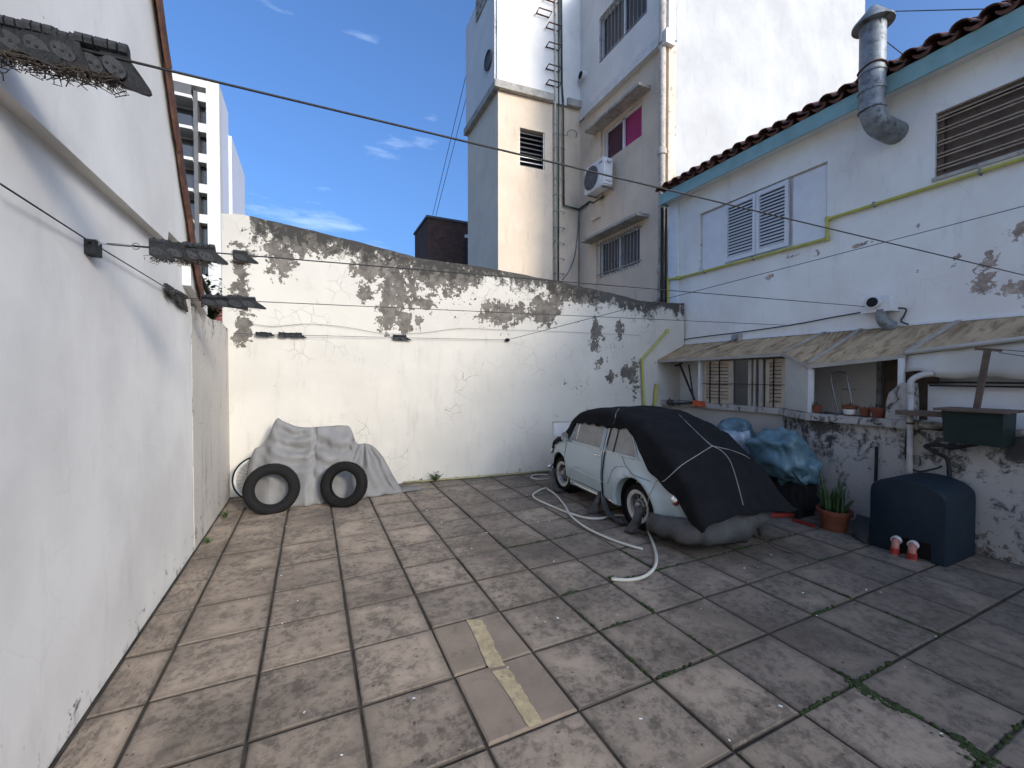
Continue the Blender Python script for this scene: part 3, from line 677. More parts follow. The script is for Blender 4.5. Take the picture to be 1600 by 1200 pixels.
panels = [[hw(YE-.05), e1, c1, hw(yk1)], [hw(yk1), c1, e2, hw(ym1)], [hw(ym1), e2, e3], [hw(ym1), e3, e3.lerp(e4, .03), hw(ym2)], [hw(ym2), e3.lerp(e4, .03), e4, hw(ym3)], [hw(ym3), e4, e5, hw(.2)]]
for pl in panels:
    ctr = sum((Vector(q) for q in pl), Vector())/len(pl)
    rp3 = sheet('roof_panel', [ctr+(Vector(q)-ctr)*.992 for q in pl], .012, 'awning', lt)
    if len(pl) == 4:
        for k in range(1, 7):
            a_ = Vector(pl[0]).lerp(Vector(pl[3]), k/7); b_ = Vector(pl[1]).lerp(Vector(pl[2]), k/7); MB().tube([a_+Vector((-.01, 0, .013)), b_+Vector((.006, 0, .013))], .009, 6).build('corrugation', 'awning', rp3, True)
for (a, b) in ((hw(yk1, .02), c1), (hw(ym1, .02), e2), (hw(ym2, .02), e3), (hw(ym3, .02), e4)):
    MB().bar(Vector(a)+Vector((-.03, 0, .0)), Vector(b)+Vector((0, 0, .028)), .055, .02).build('batten', 'trim_dull', lt)
    for k in range(4):
        p = Vector(a).lerp(Vector(b)+Vector((0, 0, .03)), .15+.22*k); MB().lathe([(0, .0), (.012, 0), (.010, .012), (0, .014)], 6, Matrix.Translation(p+Vector((0, 0, .008)))).build('screw', 'steel', lt)
for (a, b) in ((e1, e2), (e2, e3), (e3, e4)):
    MB().bar(a+Vector((0, 0, -.02)), b+Vector((0, 0, -.02)), .03, .055).build('edge_rail', 'trim_dull', lt)
# wall plate flashing
MB().box((HX-.03, .2, Zh+.012), (HX-.002, YE-.05, Zh+.04)).build('wall_flashing', 'plain_white', lt)
ZW = LT+.10
def post(p, z1, w=.055): return MB().box((p.x-w/2, p.y-w/2, ZW-.02), (p.x+w/2, p.y+w/2, z1)).build('post', 'trim', lt)
pp = onX(1094, 600, 6.95); post(Vector((6.95, pp.y, 0)), 2.24)
post(Vector((e3.x+.05, e3.y-.02, 0)), e3.z-.045); post(Vector((e4.x-.03, e4.y+.03, 0)), e4.z-.045)
# window front under the far half: shutters, dark panes
XW = 7.0
def yx(px): return onX(px, 600, XW).y
zt_ = 2.19
MB().box((XW+.05, yx(1228), ZW), (XW+.07, yx(1098), zt_)).build('dark_interior', 'dark', lt)
for (a, b, nb) in ((1099, 1143, 2), (1196, 1228, 1)):
    y1, y0 = yx(a), yx(b); mb = MB()
    for q in ((y0, y0+.07, ZW, zt_), (y1-.07, y1, ZW, zt_), (y0+.07, y1-.07, ZW, ZW+.05), (y0+.07, y1-.07, zt_-.06, zt_)): mb.box((XW, q[0], q[2]), (XW+.035, q[1], q[3]))
    sh = mb.build('shutter', 'shutter_beige', lt)
    for k in range(11):
        z = ZW+.085+(zt_-ZW-.17)*k/10
        MB().hexa([(XW-.004, y0+.065, z-.035), (XW-.004, y1-.065, z-.035), (XW+.03, y1-.065, z+.012), (XW+.03, y0+.065, z+.012), (XW+.004, y0+.065, z-.028), (XW+.004, y1-.065, z-.028), (XW+.036, y1-.065, z+.02), (XW+.036, y0+.065, z+.02)]).build('slat', 'shutter_beige', sh)
    for k in range(nb):
        y = y0+(y1-y0)*((k+1)/(nb+1)+.06); MB().bar((XW-.02, y, ZW), (XW-.02, y, zt_), .016, .016, (1, 0, 0)).build('security_bar', 'dark', sh)
for (a, b) in ((1143, 1146), (1169, 1174), (1177, 1181), (1186, 1192)):
    MB().box((XW-.005, yx(b), ZW), (XW+.04, yx(a), zt_)).build('window_mullion', 'trim_dull', lt)
for (a, b) in ((1146, 1169), (1181, 1186)):
    MB().box((XW+.02, yx(b), ZW), (XW+.026, yx(a), zt_)).build('window_pane', 'glass_dark', lt)
MB().bar((XW-.02, yx(1228), ZW+.38), (XW-.02, yx(1098), ZW+.38), .01, .01).build('security_bar', 'dark', lt)
# grey splayed side panel and back panels
a, b = Vector((6.95, yx(1229), ZW)), Vector((e3.x+.07, e3.y+.02, ZW))
MB().hexa([a, a+Vector((.02, .01, 0)), b+Vector((.02, .01, 0)), b, Vector((a.x, a.y, 2.21)), Vector((a.x+.02, a.y+.01, 2.21)), Vector((b.x+.02, b.y+.01, e3.z-.05)), Vector((b.x, b.y, e3.z-.05))]).build('side_panel', 'sheet', lt)
ya = onX(1250, 600, 7.35).y; yb = onX(1372, 600, 7.35).y; yc = onX(1420, 600, 7.35).y
for k in range(3):
    y1 = ya+.3+(yb-ya-.3)*k/3; y0 = ya+.3+(yb-ya-.3)*(k+1)/3; MB().box((7.35, y0+.004, 1.0), (7.37, y1-.004, 2.44)).build('back_panel', 'grey_panel', lt)
MB().box((7.30, yb-.05, 1.0), (7.345, yb, 2.42)).build('door_post', 'galv', lt)
MB().box((7.36, yc-.3, 1.0), (7.38, yb-.06, 2.42)).build('brown_door', 'brown_wood', lt)
MB().box((7.45, pp.y-.05, 1.0), (7.47, YE-.1, 2.5)).build('back_panel', 'grey_panel', lt)
# hanging plastic sheet at the near end, wavy hem
rows = []
for i in range(5):
    r = []
    for k in range(30):
        f = k/29; t_ = e4.lerp(e5, f)+Vector((.02, 0, .02)); hem = 1.90-.05*f+.02*math.sin(k*.9)+(.05 if k < 3 else 0)
        g_ = i/4; r.append((t_.x-.03*math.sin(k*.7)*g_-.05*g_+.012*fb((k*.4, i*.6, 0)), t_.y, t_.z+(hem-t_.z)*g_))
    rows.append(r)
MB().grid(rows).build('hanging_sheet', 'sheet', lt, True, solid=.004)
MB().tube([e4+Vector((-.02, 0, .02)), e5+Vector((-.02, 0, .03))], .025, 8).build('sheet_roll', 'sheet', lt, True)
for zz, xx in ((1.83, 6.62), (1.79, 6.64)): MB().bar((xx, .2, zz), (xx, onX(1452, 612, xx).y, zz), .015, .018).build('rail', 'dark', lt)
MB().box((6.72, .2, .5), (6.75, 2.45, 1.80)).build('white_back_wall', 'plain_white', lt)
# ================================================================== APARTMENT BLOCK BEHIND (stair tower + wing)
BX = 8.15; BY = 8.0
bl = thing('apartment_building', 'ochre and white apartment block with stair tower behind the boundary wall', 'building', (8, 10, 0))
TA = Vector((5.27, 12.1, 0)); TB = Vector((BX, 11.85, 0)); TD = (TB-TA).normalized(); TN = Vector((TD.y, -TD.x, 0)); TN = TN if TN.y < 0 else -TN
def onT(px, py, off=0.0): return onP(px, py, TA+TN*off, TN)
def tz(px, py): return onT(px, py).z
zL = onT(783, 142).z            # ledge level of the tower
zl2 = onX(1040, 66, BX).z
TBk = Vector((TA.x, 14.9, 0))
def flat(name, mat, a, b, z0, z1, th, mold=None, holes=(), res=.15, off=0):
    d = (b-a).normalized(); n = Vector((-d.y, d.x, 0)); n = n*(-1) if n.dot(Vector((1, 1, 0))) < 0 else n
    L_ = (b-a).length
    return slab_wall(name, mat, a+Vector((0, 0, z0))-n*off, d, (0, 0, 1), (0, L_), lambda u: z1-z0, n*th, res, holes=holes, mold=mold, parent=bl)
def dm(u, z, t): return -.28
# louvre opening on the tower front
lA = onT(812, 197); lB = onT(851, 260); ul = ((lA-TA).dot(TD), (lB-TA).dot(TD)); zv = (tz(830, 262), tz(830, 203))
ow = (TB-TA).length
flat('tower_front', 'tower', TA, TB, 0, zL, .25, dm, holes=[(ul[0], ul[1], zv[0], zv[1])])
flat('tower_front_upper', 'towerwhite', TA-TD*.05, TB, zL, 14.6, .25, dm, off=.07)
# tower side faces -X
flat('tower_side', 'side_lightened', TBk, TA-TD*.001, 0, zL, .25, dm)
flat('tower_side_upper', 'towerwhite', TBk, TA-TD*.05, zL, 14.6, .25, lambda u, z, t: -.3, off=.07)
lv = MB().hexa([TA+TD*u+TN*(-n_)+Vector((0, 0, z)) for z in zv for (u, n_) in ((ul[0], .20), (ul[1], .20), (ul[1], .24), (ul[0], .24))]).build('louvre_window', 'glass_dark', bl)
for k in range(8):
    z = zv[0]+(zv[1]-zv[0])*(k+.4)/8
    MB().hexa([TA+TD*u-TN*n_+Vector((0, 0, zz)) for (dz) in (0, .02) for (u, n_, zz) in ((ul[0]+.02, .05, z-.05+dz), (ul[1]-.03, .05, z-.05+dz), (ul[1]-.03, .15, z+.03+dz), (ul[0]+.02, .15, z+.03+dz))]).build('louvre', 'steel' if k < 3 else 'fargrey', lv)
mb = MB()
for (u0, u1, z0, z1) in ((ul[1]-.04, ul[1], zv[0], zv[1]), (ul[0], ul[0]+.02, zv[0], zv[1])):
    mb.hexa([TA+TD*u-TN*n_+Vector((0, 0, z)) for z in (z0, z1) for (u, n_) in ((u0, .03), (u1, .03), (u1, .16), (u0, .16))])
mb.build('frame', 'steel', lv)
# ledges
def ledge(a, b, z, d_out=.16, h=.22, mat='concrete'):
    d = (b-a).normalized(); n = Vector((-d.y, d.x, 0)); n = -n if n.dot(Vector((1, 1, 0))) > 0 else n
    return MB().hexa([a+n*d_out+Vector((0, 0, z-h)), b+n*d_out+Vector((0, 0, z-h)), b+Vector((0, 0, z-h)), a+Vector((0, 0, z-h)), a+n*d_out+Vector((0, 0, z)), b+n*d_out+Vector((0, 0, z)), b+Vector((0, 0, z)), a+Vector((0, 0, z))]).build('ledge', mat, bl)
uL = (onT(862, 170)-TA).dot(TD)
ledge(TA-TD*.16, TA+TD*uL, zL+.22); ledge(TA+TD*((onT(884, 170)-TA).dot(TD)), TB-TD*.02, zL+.22); ledge(TBk, TA+Vector((0, -.16, 0)), zL+.219)
# round window and block screen on the tower side
p = onX(764, 95, TA.x-.12)
rw = MB().lathe([(0, 0), (.27, 0), (.29, .02), (.29, .06), (.25, .06), (.25, .03), (0, .03)], 24, Matrix.Translation(p) @ Matrix.Rotation(R(-90), 4, 'Y')).build('round_window', 'fargrey', bl)
p0 = onX(745, 40, TA.x-.08); p1 = onX(771, -30, TA.x-.08)
scr = MB().box((TA.x-.085, p1.y-1.2, p0.z), (TA.x-.072, p0.y, p0.z+2.6)).build('block_screen', 'fargrey', bl)
for i in range(8):
    for j in range(4):
        y = p0.y-.05-j*.3; z = p0.z+.05+i*.3; mb = MB()
        for q in ((0, .05, 0, .28), (.23, .28, 0, .28), (.05, .23, 0, .05), (.05, .23, .23, .28)): mb.box((TA.x-.14, y-q[1], z+q[2]), (TA.x-.086, y-q[0], z+q[3]))
        mb.build('screen_block', 'concrete', scr)
# wing facade facing -X, with three windows
wa = Vector((BX, TB.y, 0)); wb = Vector((BX, BY, 0))
def wy(px): return onX(px, 300, BX).y
def wz(px, py): return onX(px, py, BX).z
def wu(y): return wa.y-y
w1 = (wu(wy(938)), wu(wy(1000)), wz(970, 427-6), wz(970, 372)); w1 = (w1[0], w1[1], wz(1000, 412), wz(1000, 352))
w2_ = (wu(wy(944)), wu(wy(1002)), wz(1002, 212), wz(1002, 158))
w3 = (wu(wy(938)), wu(wy(1012)), wz(1012, 22), wz(1012, -60))
flat('wing_wall', 'tower', wa, wb, 0, zl2, .25, lambda u, z, t: -.30+(.6*max(0, 1-abs(u-3.75)/.25)) + .45*max(0, 1-abs(z-w1[3]-.35)/.3), holes=[w1, w2_])
flat('wing_wall_upper', 'towerwhite', wa, wb-Vector((0, .05, 0)), zl2, 14.6, .25, dm, holes=[(w3[0], w3[1], w3[2]-zl2, w3[3]-zl2)], off=.06)
ledge(wa-Vector((0, .35, 0)), wb-Vector((0, .08, 0)), zl2+.18, .16, .24, 'trim')
MB().box((BX-.20, BY-.10, zl2-.2), (BX+.1, BY+.16, zl2+.12)).build('corner_ledge', 'trim', bl)
# recessed pilaster strips left of the windows
for w_ in (w1, w2_): MB().box((BX-.06, wa.y-w_[0]+.12, w_[2]-1.6 if w_ is w2_ else 3.0), (BX-.001, wa.y-w_[0]+.62, w_[3]+.08)).build('pilaster', 'tower', bl)
def canopy(w_, out=.42):
    y1 = wa.y-w_[0]+.45; y0 = wa.y-w_[1]-.35; z = w_[3]+.10
    MB().hexa([(BX-out, y0, z), (BX+.05, y0, z), (BX+.05, y1, z), (BX-out, y1, z), (BX-out, y0, z+.07), (BX+.05, y0, z+.10), (BX+.05, y1, z+.10), (BX-out, y1, z+.07)]).build('canopy', 'concrete', bl)
canopy(w1); canopy(w2_)
for (w_, zoff, mats, bars) in ((w1, 0, ('fargrey', 'fargrey'), True), (w2_, 0, ('curtain_plum', 'curtain_pink'), False), (w3, 0, ('fargrey', 'fargrey'), True)):
    y1, y0 = wa.y-w_[0], wa.y-w_[1]; ymid = (y0+y1)/2; z0, z1 = w_[2], w_[3]
    mb = MB()
    for q in ((y0, y0+.05, z0, z1), (y1-.05, y1, z0, z1), (ymid-.04, ymid+.04, z0, z1), (y0+.05, y1-.05, z0, z0+.05), (y0+.05, y1-.05, z1-.05, z1)): mb.box((BX+.06, q[0]+.001, q[2]+.001), (BX+.11, q[1]-.001, q[3]-.001))
    wn = mb.build('window', 'plain_white', bl)
    MB().box((BX+.12, ymid, z0), (BX+.13, y1, z1)).build('pane', mats[0], wn); MB().box((BX+.12, y0, z0), (BX+.13, ymid-.001, z1)).build('pane', mats[1], wn)
    if bars:
        nbar = 13
        for k in range(nbar):
            y = y0+.06+(y1-y0-.12)*k/(nbar-1); MB().bar((BX-.03, y, z0-.04), (BX-.03, y, z1+.03), .018, .018, (1, 0, 0)).build('bar', 'steel', wn)
        for z in (z0+.08, z1-.06): MB().bar((BX-.035, y0-.1, z), (BX-.035, y1+.1, z), .018, .022).build('bar', 'steel', wn)
# big white party wall facing the yard
pwL = onY(1345, 25, BY).x
slab_wall('party_wall', 'party_dimmed', (BX+.252, BY, 0), (1, 0, 0), (0, 0, 1), (0, pwL-BX), lambda u: 15.2-.02*u, (0, .3, 0), .3, mold=lambda u, z, t: -.5, parent=bl)
MB().box((BX+.26, BY+.3, 0), (pwL, 14.9, 14.5)).build('core', 'towerwhite', bl)
MB().box((TA.x+.3, TA.y+.3, 0), (BX+.2, 14.9, 14.5)).build('core', 'towerwhite', bl)

# --- wall ladder of bent rungs and square brackets, pipes beside it
ld = thing('wall_ladder', 'column of bent steel rungs climbing the ochre stair tower', 'ladder', onT(872, 440))
for k, py in enumerate((213, 235, 258, 283, 308, 333, 358, 382, 406, 429)):
    c = onT(872, py); w_ = .17; 
    MB().tube(spline([c-TD*w_+TN*.0, c-TD*w_+TN*.14+Vector((0, 0, .01)), c+TN*.17, c+TD*w_+TN*.14, c+TD*w_+TN*.0], 4), .012, 6).build('rung', 'steel', ld, True)
for (px, py) in ((861, 2), (848, 24), (863, 46), (863, 76), (863, 110), (863, 134)):
    c = onT(px, py, .08); w_ = .22
    MB().tube([c-TD*w_, c-TD*w_+TN*.22, c+TD*w_+TN*.22, c+TD*w_, c-TD*w_], .02, 6).build('bracket_rung', 'rust', ld)
for (x0, x1, r, mt, nm, lb) in ((868, 867, .035, 'beige_pipe', 'conduit', 'pale conduit running up the stair tower beside the ladder rungs'), (873.5, 872.5, .024, 'pvc_green', 'conduit', 'straight dark green conduit up the stair tower')):
    tag(MB().tube([onT(x1, 450, .07), onT(x0, -40, .12)], r, 8).build(nm, mt, None, True), lb, 'pipe')
pts = [onT(877, -40, .13), onT(878, 130, .13), onT(880, 160, .13), onT(881, 321, .08), onT(904, 327, .06)]
wq = [onX(x, y, BX-.05) for x, y in ((905, 327), (921, 315), (928, 317), (943, 307))]
mb = MB(); al = pts+wq
for a, b in zip(al, al[1:]): mb.tube([a, b], .03, 8)
tag(mb.build('conduit', 'pvc_green', None, True), 'dark green pipe stepping from the tower round onto the wing wall', 'pipe')
pts = [onX(x, y, BX-.03) for x, y in ((933, 292), (926, 308), (916, 322), (906, 328))]+[onT(x, y, .04) for x, y in ((904, 330), (903, 360), (898, 400), (888, 425), (879, 437))]
tag(MB().tube(spline(pts, 4), .018, 6).build('loose_cable', 'galv', None, True), 'grey cable drooping from air conditioner down the tower corner', 'cable')
tag(MB().tube([onT(905, 330, .03), onT(904.5, 450, .03)], .014, 6).build('thin_cable', 'wire', None, True), 'thin dark cable straight down the inner corner of the tower', 'cable')
tag(MB().tube(spline([onT(886, 212, 0), onT(887, 206, .16), onT(895, 203, .18), onT(901, 208, .16), onT(900, 214, 0)], 4), .014, 6).build('steel_hoop', 'steel', None, True), 'single bent steel hoop right of the tower pipes', 'hoop')
# downpipe at the corner
xq = BX-.13; yq = onX(1034, 300, xq).y
dp = thing('downpipe', 'stained beige downpipe with collars at the corner of the ochre block', 'pipe', (xq, yq, 2))
MB().tube([(xq, yq, 2), (xq, yq, 14)], .085, 14).build('tube', 'beige_pipe', dp, True)
for z in (3.9, 4.6, 7.55, 10.3): MB().lathe([(.086, -.08), (.115, -.07), (.115, .05), (.10, .08), (.086, .09)], 14, Matrix.Translation((xq, yq, z))).build('collar', 'beige_pipe', dp, 40)
# small siren / lamp on the white wing
p = onX(909, 118, BX-.16); sp_ = thing('wall_siren', 'black round siren fixed to the white upper wall of the block', 'siren', p)
MB().lathe([(0, 0), (.12, 0), (.14, .03), (.14, .20), (.10, .24), (0, .24)], 16, Matrix.Translation(p+Vector((-.05, 0, 0))) @ Matrix.Rotation(R(90), 4, 'Y')).build('shell', 'trim', sp_, 40)
MB().lathe([(0, 0), (.115, 0), (.115, .006), (0, .006)], 16, Matrix.Translation(p+Vector((-.057, 0, 0))) @ Matrix.Rotation(R(90), 4, 'Y')).build('mouth', 'dark', sp_)
# --- air conditioner on brackets
xa0, xa1 = BX-.46, BX-.12
ya1 = onX(913, 265, xa0).y; ya0 = onX(943, 262, xa0).y; za1 = onX(943, 243, xa0).z; za0 = onX(943, 287, xa0).z
ac = thing('air_conditioner', 'white outdoor air conditioner unit on the ochre wing below magenta curtain', 'air conditioner', (BX, (ya0+ya1)/2, za0))
bmx = bmesh.new(); bmesh.ops.create_cube(bmx, size=1); bmesh.ops.bevel(bmx, geom=bmx.edges[:], offset=.04, segments=2, affect='EDGES')
mb = MB().add([Vector((xa0+(v.co.x+.5)*(xa1-xa0), ya0+(v.co.y+.5)*(ya1-ya0), za0+(v.co.z+.5)*(za1-za0))) for v in bmx.verts], [tuple(v.index for v in f.verts) for f in bmx.faces]); bmx.free()
mb.build('casing', 'plain_white', ac, 40)
cf = Vector((xa0-.012, ya0+(ya1-ya0)*.62, (za0+za1)/2)); rf = min(ya1-ya0, za1-za0)*.42
MB().lathe([(0, .0), (rf, .0), (rf, .004), (0, .004)], 24, Matrix.Translation(cf) @ Matrix.Rotation(R(90), 4, 'Y')).build('fan_opening', 'fargrey', ac)
mb = MB()
for k in range(1, 7): mb.tube([cf+Vector((-.012, rf*k/6*math.cos(t), rf*k/6*math.sin(t))) for t in [i*math.pi/12 for i in range(25)]], .006, 5, False)
for k in range(12): mb.tube([cf+Vector((-.014, 0, 0)), cf+Vector((-.014, rf*math.cos(k*math.pi/6), rf*math.sin(k*math.pi/6)))], .005, 5)
mb.build('fan_grille', 'galv', ac)
MB().box((xa0-.003, ya0+.06, za1-.16), (xa0-.001, ya0+.22, za1-.10)).build('badge', 'steel', ac)
MB().box((xa0+.08, ya0-.03, za0+.12), (xa1-.05, ya0+.001, za0+.42)).build('valve_cover', 'plain_white', ac)
MB().tube([(xa0+.10, ya0-.04, za1-.12), (xa0+.17, ya0-.055, za1-.20), (xa0+.24, ya0-.04, za1-.13)], .012, 6).build('handle', 'fargrey', ac)
for y in (ya0+.12, ya1-.12): MB().bar((BX-.001, y, za0-.02), (xa0+.03, y, za0-.02), .03, .03).build('bracket', 'galv', ac)
# ================================================================== DARK BRICK BUILDING BEYOND
p0 = onY(668, 340, 19); 
bb = thing('brick_building', 'dark brown brick building showing above the boundary wall by the tower', 'building', (p0.x, 19, 0))
pl = onX(655, 352, p0.x); xr_ = onY(735, 348, 19).x+1.2; zt2 = p0.z
MB().box((p0.x, 19, 0), (xr_, 21.6, zt2)).build('wall', 'brick_dark', bb)
MB().box((p0.x-.06, 18.94, zt2), (xr_, 21.66, zt2+.10)).build('parapet', 'fargrey', bb)
q = onY(727, 371, 18.95); q2 = onY(735, 405, 18.95)
wb_ = MB().box((q.x, 18.93, q2.z-.6), (q.x+1.0, 18.99, q.z-.02)).build('window', 'glass_dark', bb)
MB().box((q.x-.03, 18.90, q.z-.02), (q.x+1.0, 18.995, q.z+.12)).build('lintel', 'plain_white', wb_)
# ================================================================== FAR APARTMENT TOWER (upper left)
fy = 45.0; c1_ = onY(342, 130, fy); fx1 = c1_.x; fz = c1_.z; fx0 = fx1-9
ft = thing('apartment_tower', 'distant cream high-rise with balconies showing beside the rusty roof edge', 'building', ((fx0+fx1)/2, fy, 0))
MB().box((fx0, fy+1.2, 0), (fx1-.5, fy+6, fz-.3)).build('core', 'farcream', ft)
MB().box((fx1-.95, fy, 0), (fx1, fy+1.2, fz)).build('end_pier', 'farcream', ft)
MB().box((fx0, fy, fz-.7), (fx1-.95, fy+.8, fz)).build('crown_beam', 'farcream', ft)
yy2 = onX(357, 215, fx1).y
MB().box((fx1-.5, fy+1.2, 0), (fx1, yy2, fz-.001)).build('side_wall', 'farlilac', ft)
zz = onX(357, 218, fx1).z
MB().box((fx1-6, yy2, 0), (fx1+.25, yy2+9, zz+.4)).build('rear_block', 'farlilac', ft)
px_bal = onY(306, 200, fy).x
for k in range(9):
    zt3 = fz-1.9-k*2.62
    if zt3 < 3: break
    w_ = MB().box((px_bal+.2, fy+.95, zt3-1.75), (fx1-1.0, fy+1.0, zt3-.05)).build('window', 'glass_dark', ft)
    MB().box((px_bal+.75, fy+.88, zt3-1.7), (fx1-1.05, fy+.93, zt3-.1)).build('curtain', 'curtain_pale', w_)
    MB().box((px_bal+.15, fy+.05, zt3), (fx1-.94, fy+1.19, zt3+.75)).build('spandrel', 'farcream', ft)
    MB().box((px_bal-.15, fy-.1, zt3-1.9), (px_bal+.15, fy+1.15, zt3+.72)).build('balcony_pier', 'fargrey', ft)
    b_ = MB().box((fx0, fy-.5, zt3-.2), (px_bal-.16, fy+1.1, zt3+.05)).build('balcony', 'farcream', ft)
    MB().box((fx0, fy-.45, zt3+.05), (px_bal-.2, fy-.42, zt3+.95)).build('balustrade', 'glass_dark' if k != 0 else 'fargrey', b_)
    MB().box((fx0, fy+1.12, zt3+.1), (px_bal-.2, fy+1.19, zt3+2.2)).build('balcony_window', 'glass_dark', b_)
    if k: MB().box((fx1+.001, fy+5.0, zt3-1.2), (fx1+.03, fy+5.25, zt3+.7)).build('slot_window', 'fargrey', ft)
# red brick wall and roof seen past the low wall
q0 = onY(344, 478, 11.5); q1 = onY(368, 515, 11.5)
rb = MB().box((q0.x-1.5, 11.5, 0), (q1.x+.05, 12.0, q0.z+.02)).build('brick_wall', 'brick_red', None)
tag(rb, 'small patch of red brick wall beyond the low grey wall', 'wall')
# ================================================================== CAR (local axes: -x is its left side facing the camera, +y forward)
CARP = Vector((4.27, 4.96, 0)); CARR = R(-3.1)
car = thing('parked_car', 'pale blue small old saloon car under a black tarp in the corner', 'car', CARP, rz=CARR)
TT = [(-1.74, .40), (-1.70, .58), (-1.6, .72), (-1.4, .88), (-1.15, 1.05), (-.9, 1.21), (-.65, 1.315), (-.35, 1.37), (0, 1.385), (.28, 1.365), (.48, 1.29), (.72, 1.09), (.95, .915), (1.2, .865), (1.38, .78), (1.48, .62), (1.53, .42)]
BT = [(-1.74, .42), (-1.66, .52), (-1.5, .585), (-1.2, .635), (-.8, .65), (-.2, .66), (.5, .655), (.9, .635), (1.2, .585), (1.4, .50), (1.5, .42), (1.53, .36)]
Z0T = [(-1.74, .36), (-1.6, .28), (-1.35, .22), (1.2, .20), (1.45, .27), (1.53, .34)]
WR, WF, WZ, WRAD = -.95, .95, .285, .285
def gz(z):
    if z < .5: return .945+.055*(z-.2)/.3
    if z < .86: return 1-.045*((z-.5)/.36)**1.5
    return .955-.42*(z-.86)
def S(y, z):
    b = smooth_interp(BT, y)*gz(z)
    d = math.hypot(y-WR, z-WZ); b += .040*math.exp(-((d-.40)/.055)**2)*(1 if z > .2 else 0)*max(0, min(1, (.80-z)/.15))
    d = math.hypot(y-WF, z-WZ); b += .022*math.exp(-((d-.39)/.05)**2)
    return b
def section(y, off=0.0, n=13):
    T = smooth_interp(TT, y)+off; z0 = smooth_interp(Z0T, y)
    rc = min(.11, (T-z0)*.4); pts = [(0, z0)]
    pts.append((S(y, z0)*.5, z0)); pts.append((S(y, z0)-.03, z0))
    zs = T-.03-rc
    for i in range(n): z = z0+.02+(zs-z0-.02)*i/(n-1); pts.append((S(y, z)+off, z))
    w_ = S(y, zs)+off
    for i in range(1, 6):
        a = math.pi/2*i/5; pts.append((w_-rc*(1-math.cos(a))*1.2, zs+rc*math.sin(a)))
    xw = w_-rc*1.2
    for i in range(1, 5): f = 1-i/4; pts.append((xw*f, T-.03*f*f))
    return pts
ys = [-1.74+3.27*i/94 for i in range(95)]
rows = []
for y in ys:
    h = section(y); full = [(-x, z) for x, z in h]+[(x, z) for x, z in h[::-1][1:-1]]
    rows.append([(x, y, z) for x, z in full])
mb = MB().grid(rows, True); n_ = len(rows[0])
mb.f.append(tuple(range(n_))); mb.f.append(tuple(range(len(mb.v)-n_, len(mb.v))))
body = mb.build('body', 'carpaint', car, 35, local=True)
cut = MB()
for yc in (WR, WF):
    for s in (-1, 1):
        Mx = Matrix.Translation((s*.38, yc, WZ+.02)) @ Matrix.Rotation(R(90)*s, 4, 'Y')
        cut.lathe([(0, 0), (.345, 0), (.345, .6), (0, .6)], 40, Mx)
cu = cut.build('cutter', 'dark', None, local=True)
md = body.modifiers.new('arches', 'BOOLEAN'); md.object = cu; md.operation = 'DIFFERENCE'; md.solver = 'EXACT'
cu.matrix_world = Matrix.Translation(CARP) @ Matrix.Rotation(CARR, 4, 'Z')
bpy.context.view_layer.update()
dg = bpy.context.evaluated_depsgraph_get(); nm_ = bpy.data.meshes.new_from_object(body.evaluated_get(dg))
body.modifiers.clear(); body.data = nm_; bpy.data.objects.remove(cu)
if len(nm_.materials) == 0: nm_.materials.append(MAT['carpaint'])
for p_ in nm_.polygons: p_.material_index = 0; p_.use_smooth = True
nm_.set_sharp_from_angle(angle=R(32))
for yc in (WR, WF):
    for s in (-1, 1):
        Mx = Matrix.Translation((s*.375, yc, WZ+.02)) @ Matrix.Rotation(R(90)*s, 4, 'Y')
        MB().lathe([(0, 0), (.338, 0), (.338, .20)], 32, Mx).build('arch_liner', 'dark', car, local=True)
        Mw = Matrix.Translation((s*.50, yc, WZ)) @ Matrix.Rotation(R(90)*s, 4, 'Y')
        wh = MB().lathe([(.165, -.05), (.20, -.065), (.25, -.065), (.275, -.05), (.285, -.025), (.285, .035), (.275, .06), (.25, .075), (.205, .075), (.165, .055)], 36, Mw, True).build('wheel', 'rubber', car, 40, local=True)
        MB().lathe([(.158, .058), (.205, .0765), (.200, .080), (.160, .066)], 36, Mw, True).build('whitewall', 'white_wheel', wh, 40, local=True)
        MB().lathe([(.0, .03), (.06, .035), (.075, .05), (.085, .045), (.095, .02), (.135, .01), (.150, .05), (.165, .06), (.165, .0), (0, .0)], 30, Mw).build('rim', 'steel', wh, 40, local=True)
        MB().lathe([(0, .095), (.03, .092), (.055, .075), (.062, .04), (0, .04)], 20, Mw).build('hub_cap', 'steel', wh, 40, local=True)
        for k in range(10):
            a = k*math.pi/5; MB().box((-.012, .095, .012), (.012, .132, .022), Mw @ Matrix.Rotation(a, 4, 'Z')).build('rim_slot', 'dark', wh, local=True)
def patch(name, poly, mat, par, off=.004, sub=6):
    # polygon in (y, z) laid on the left flank
    c = (sum(p[0] for p in poly)/len(poly), sum(p[1] for p in poly)/len(poly)); mb = MB(); rows = []
    ring = []
    for i in range(len(poly)):
        a, b = poly[i], poly[(i+1) % len(poly)]
        for k in range(sub): ring.append((a[0]+(b[0]-a[0])*k/sub, a[1]+(b[1]-a[1])*k/sub))
    for f in (1, .7, .4, .05): rows.append([(-(S(c[0]+(p[0]-c[0])*f, c[1]+(p[1]-c[1])*f)+off), c[0]+(p[0]-c[0])*f, c[1]+(p[1]-c[1])*f) for p in ring])
    mb.grid(rows, True); k0 = len(mb.v)-len(ring); mb.f.append(tuple(range(k0, len(mb.v))))
    return mb.build(name, mat, par, True, local=True)
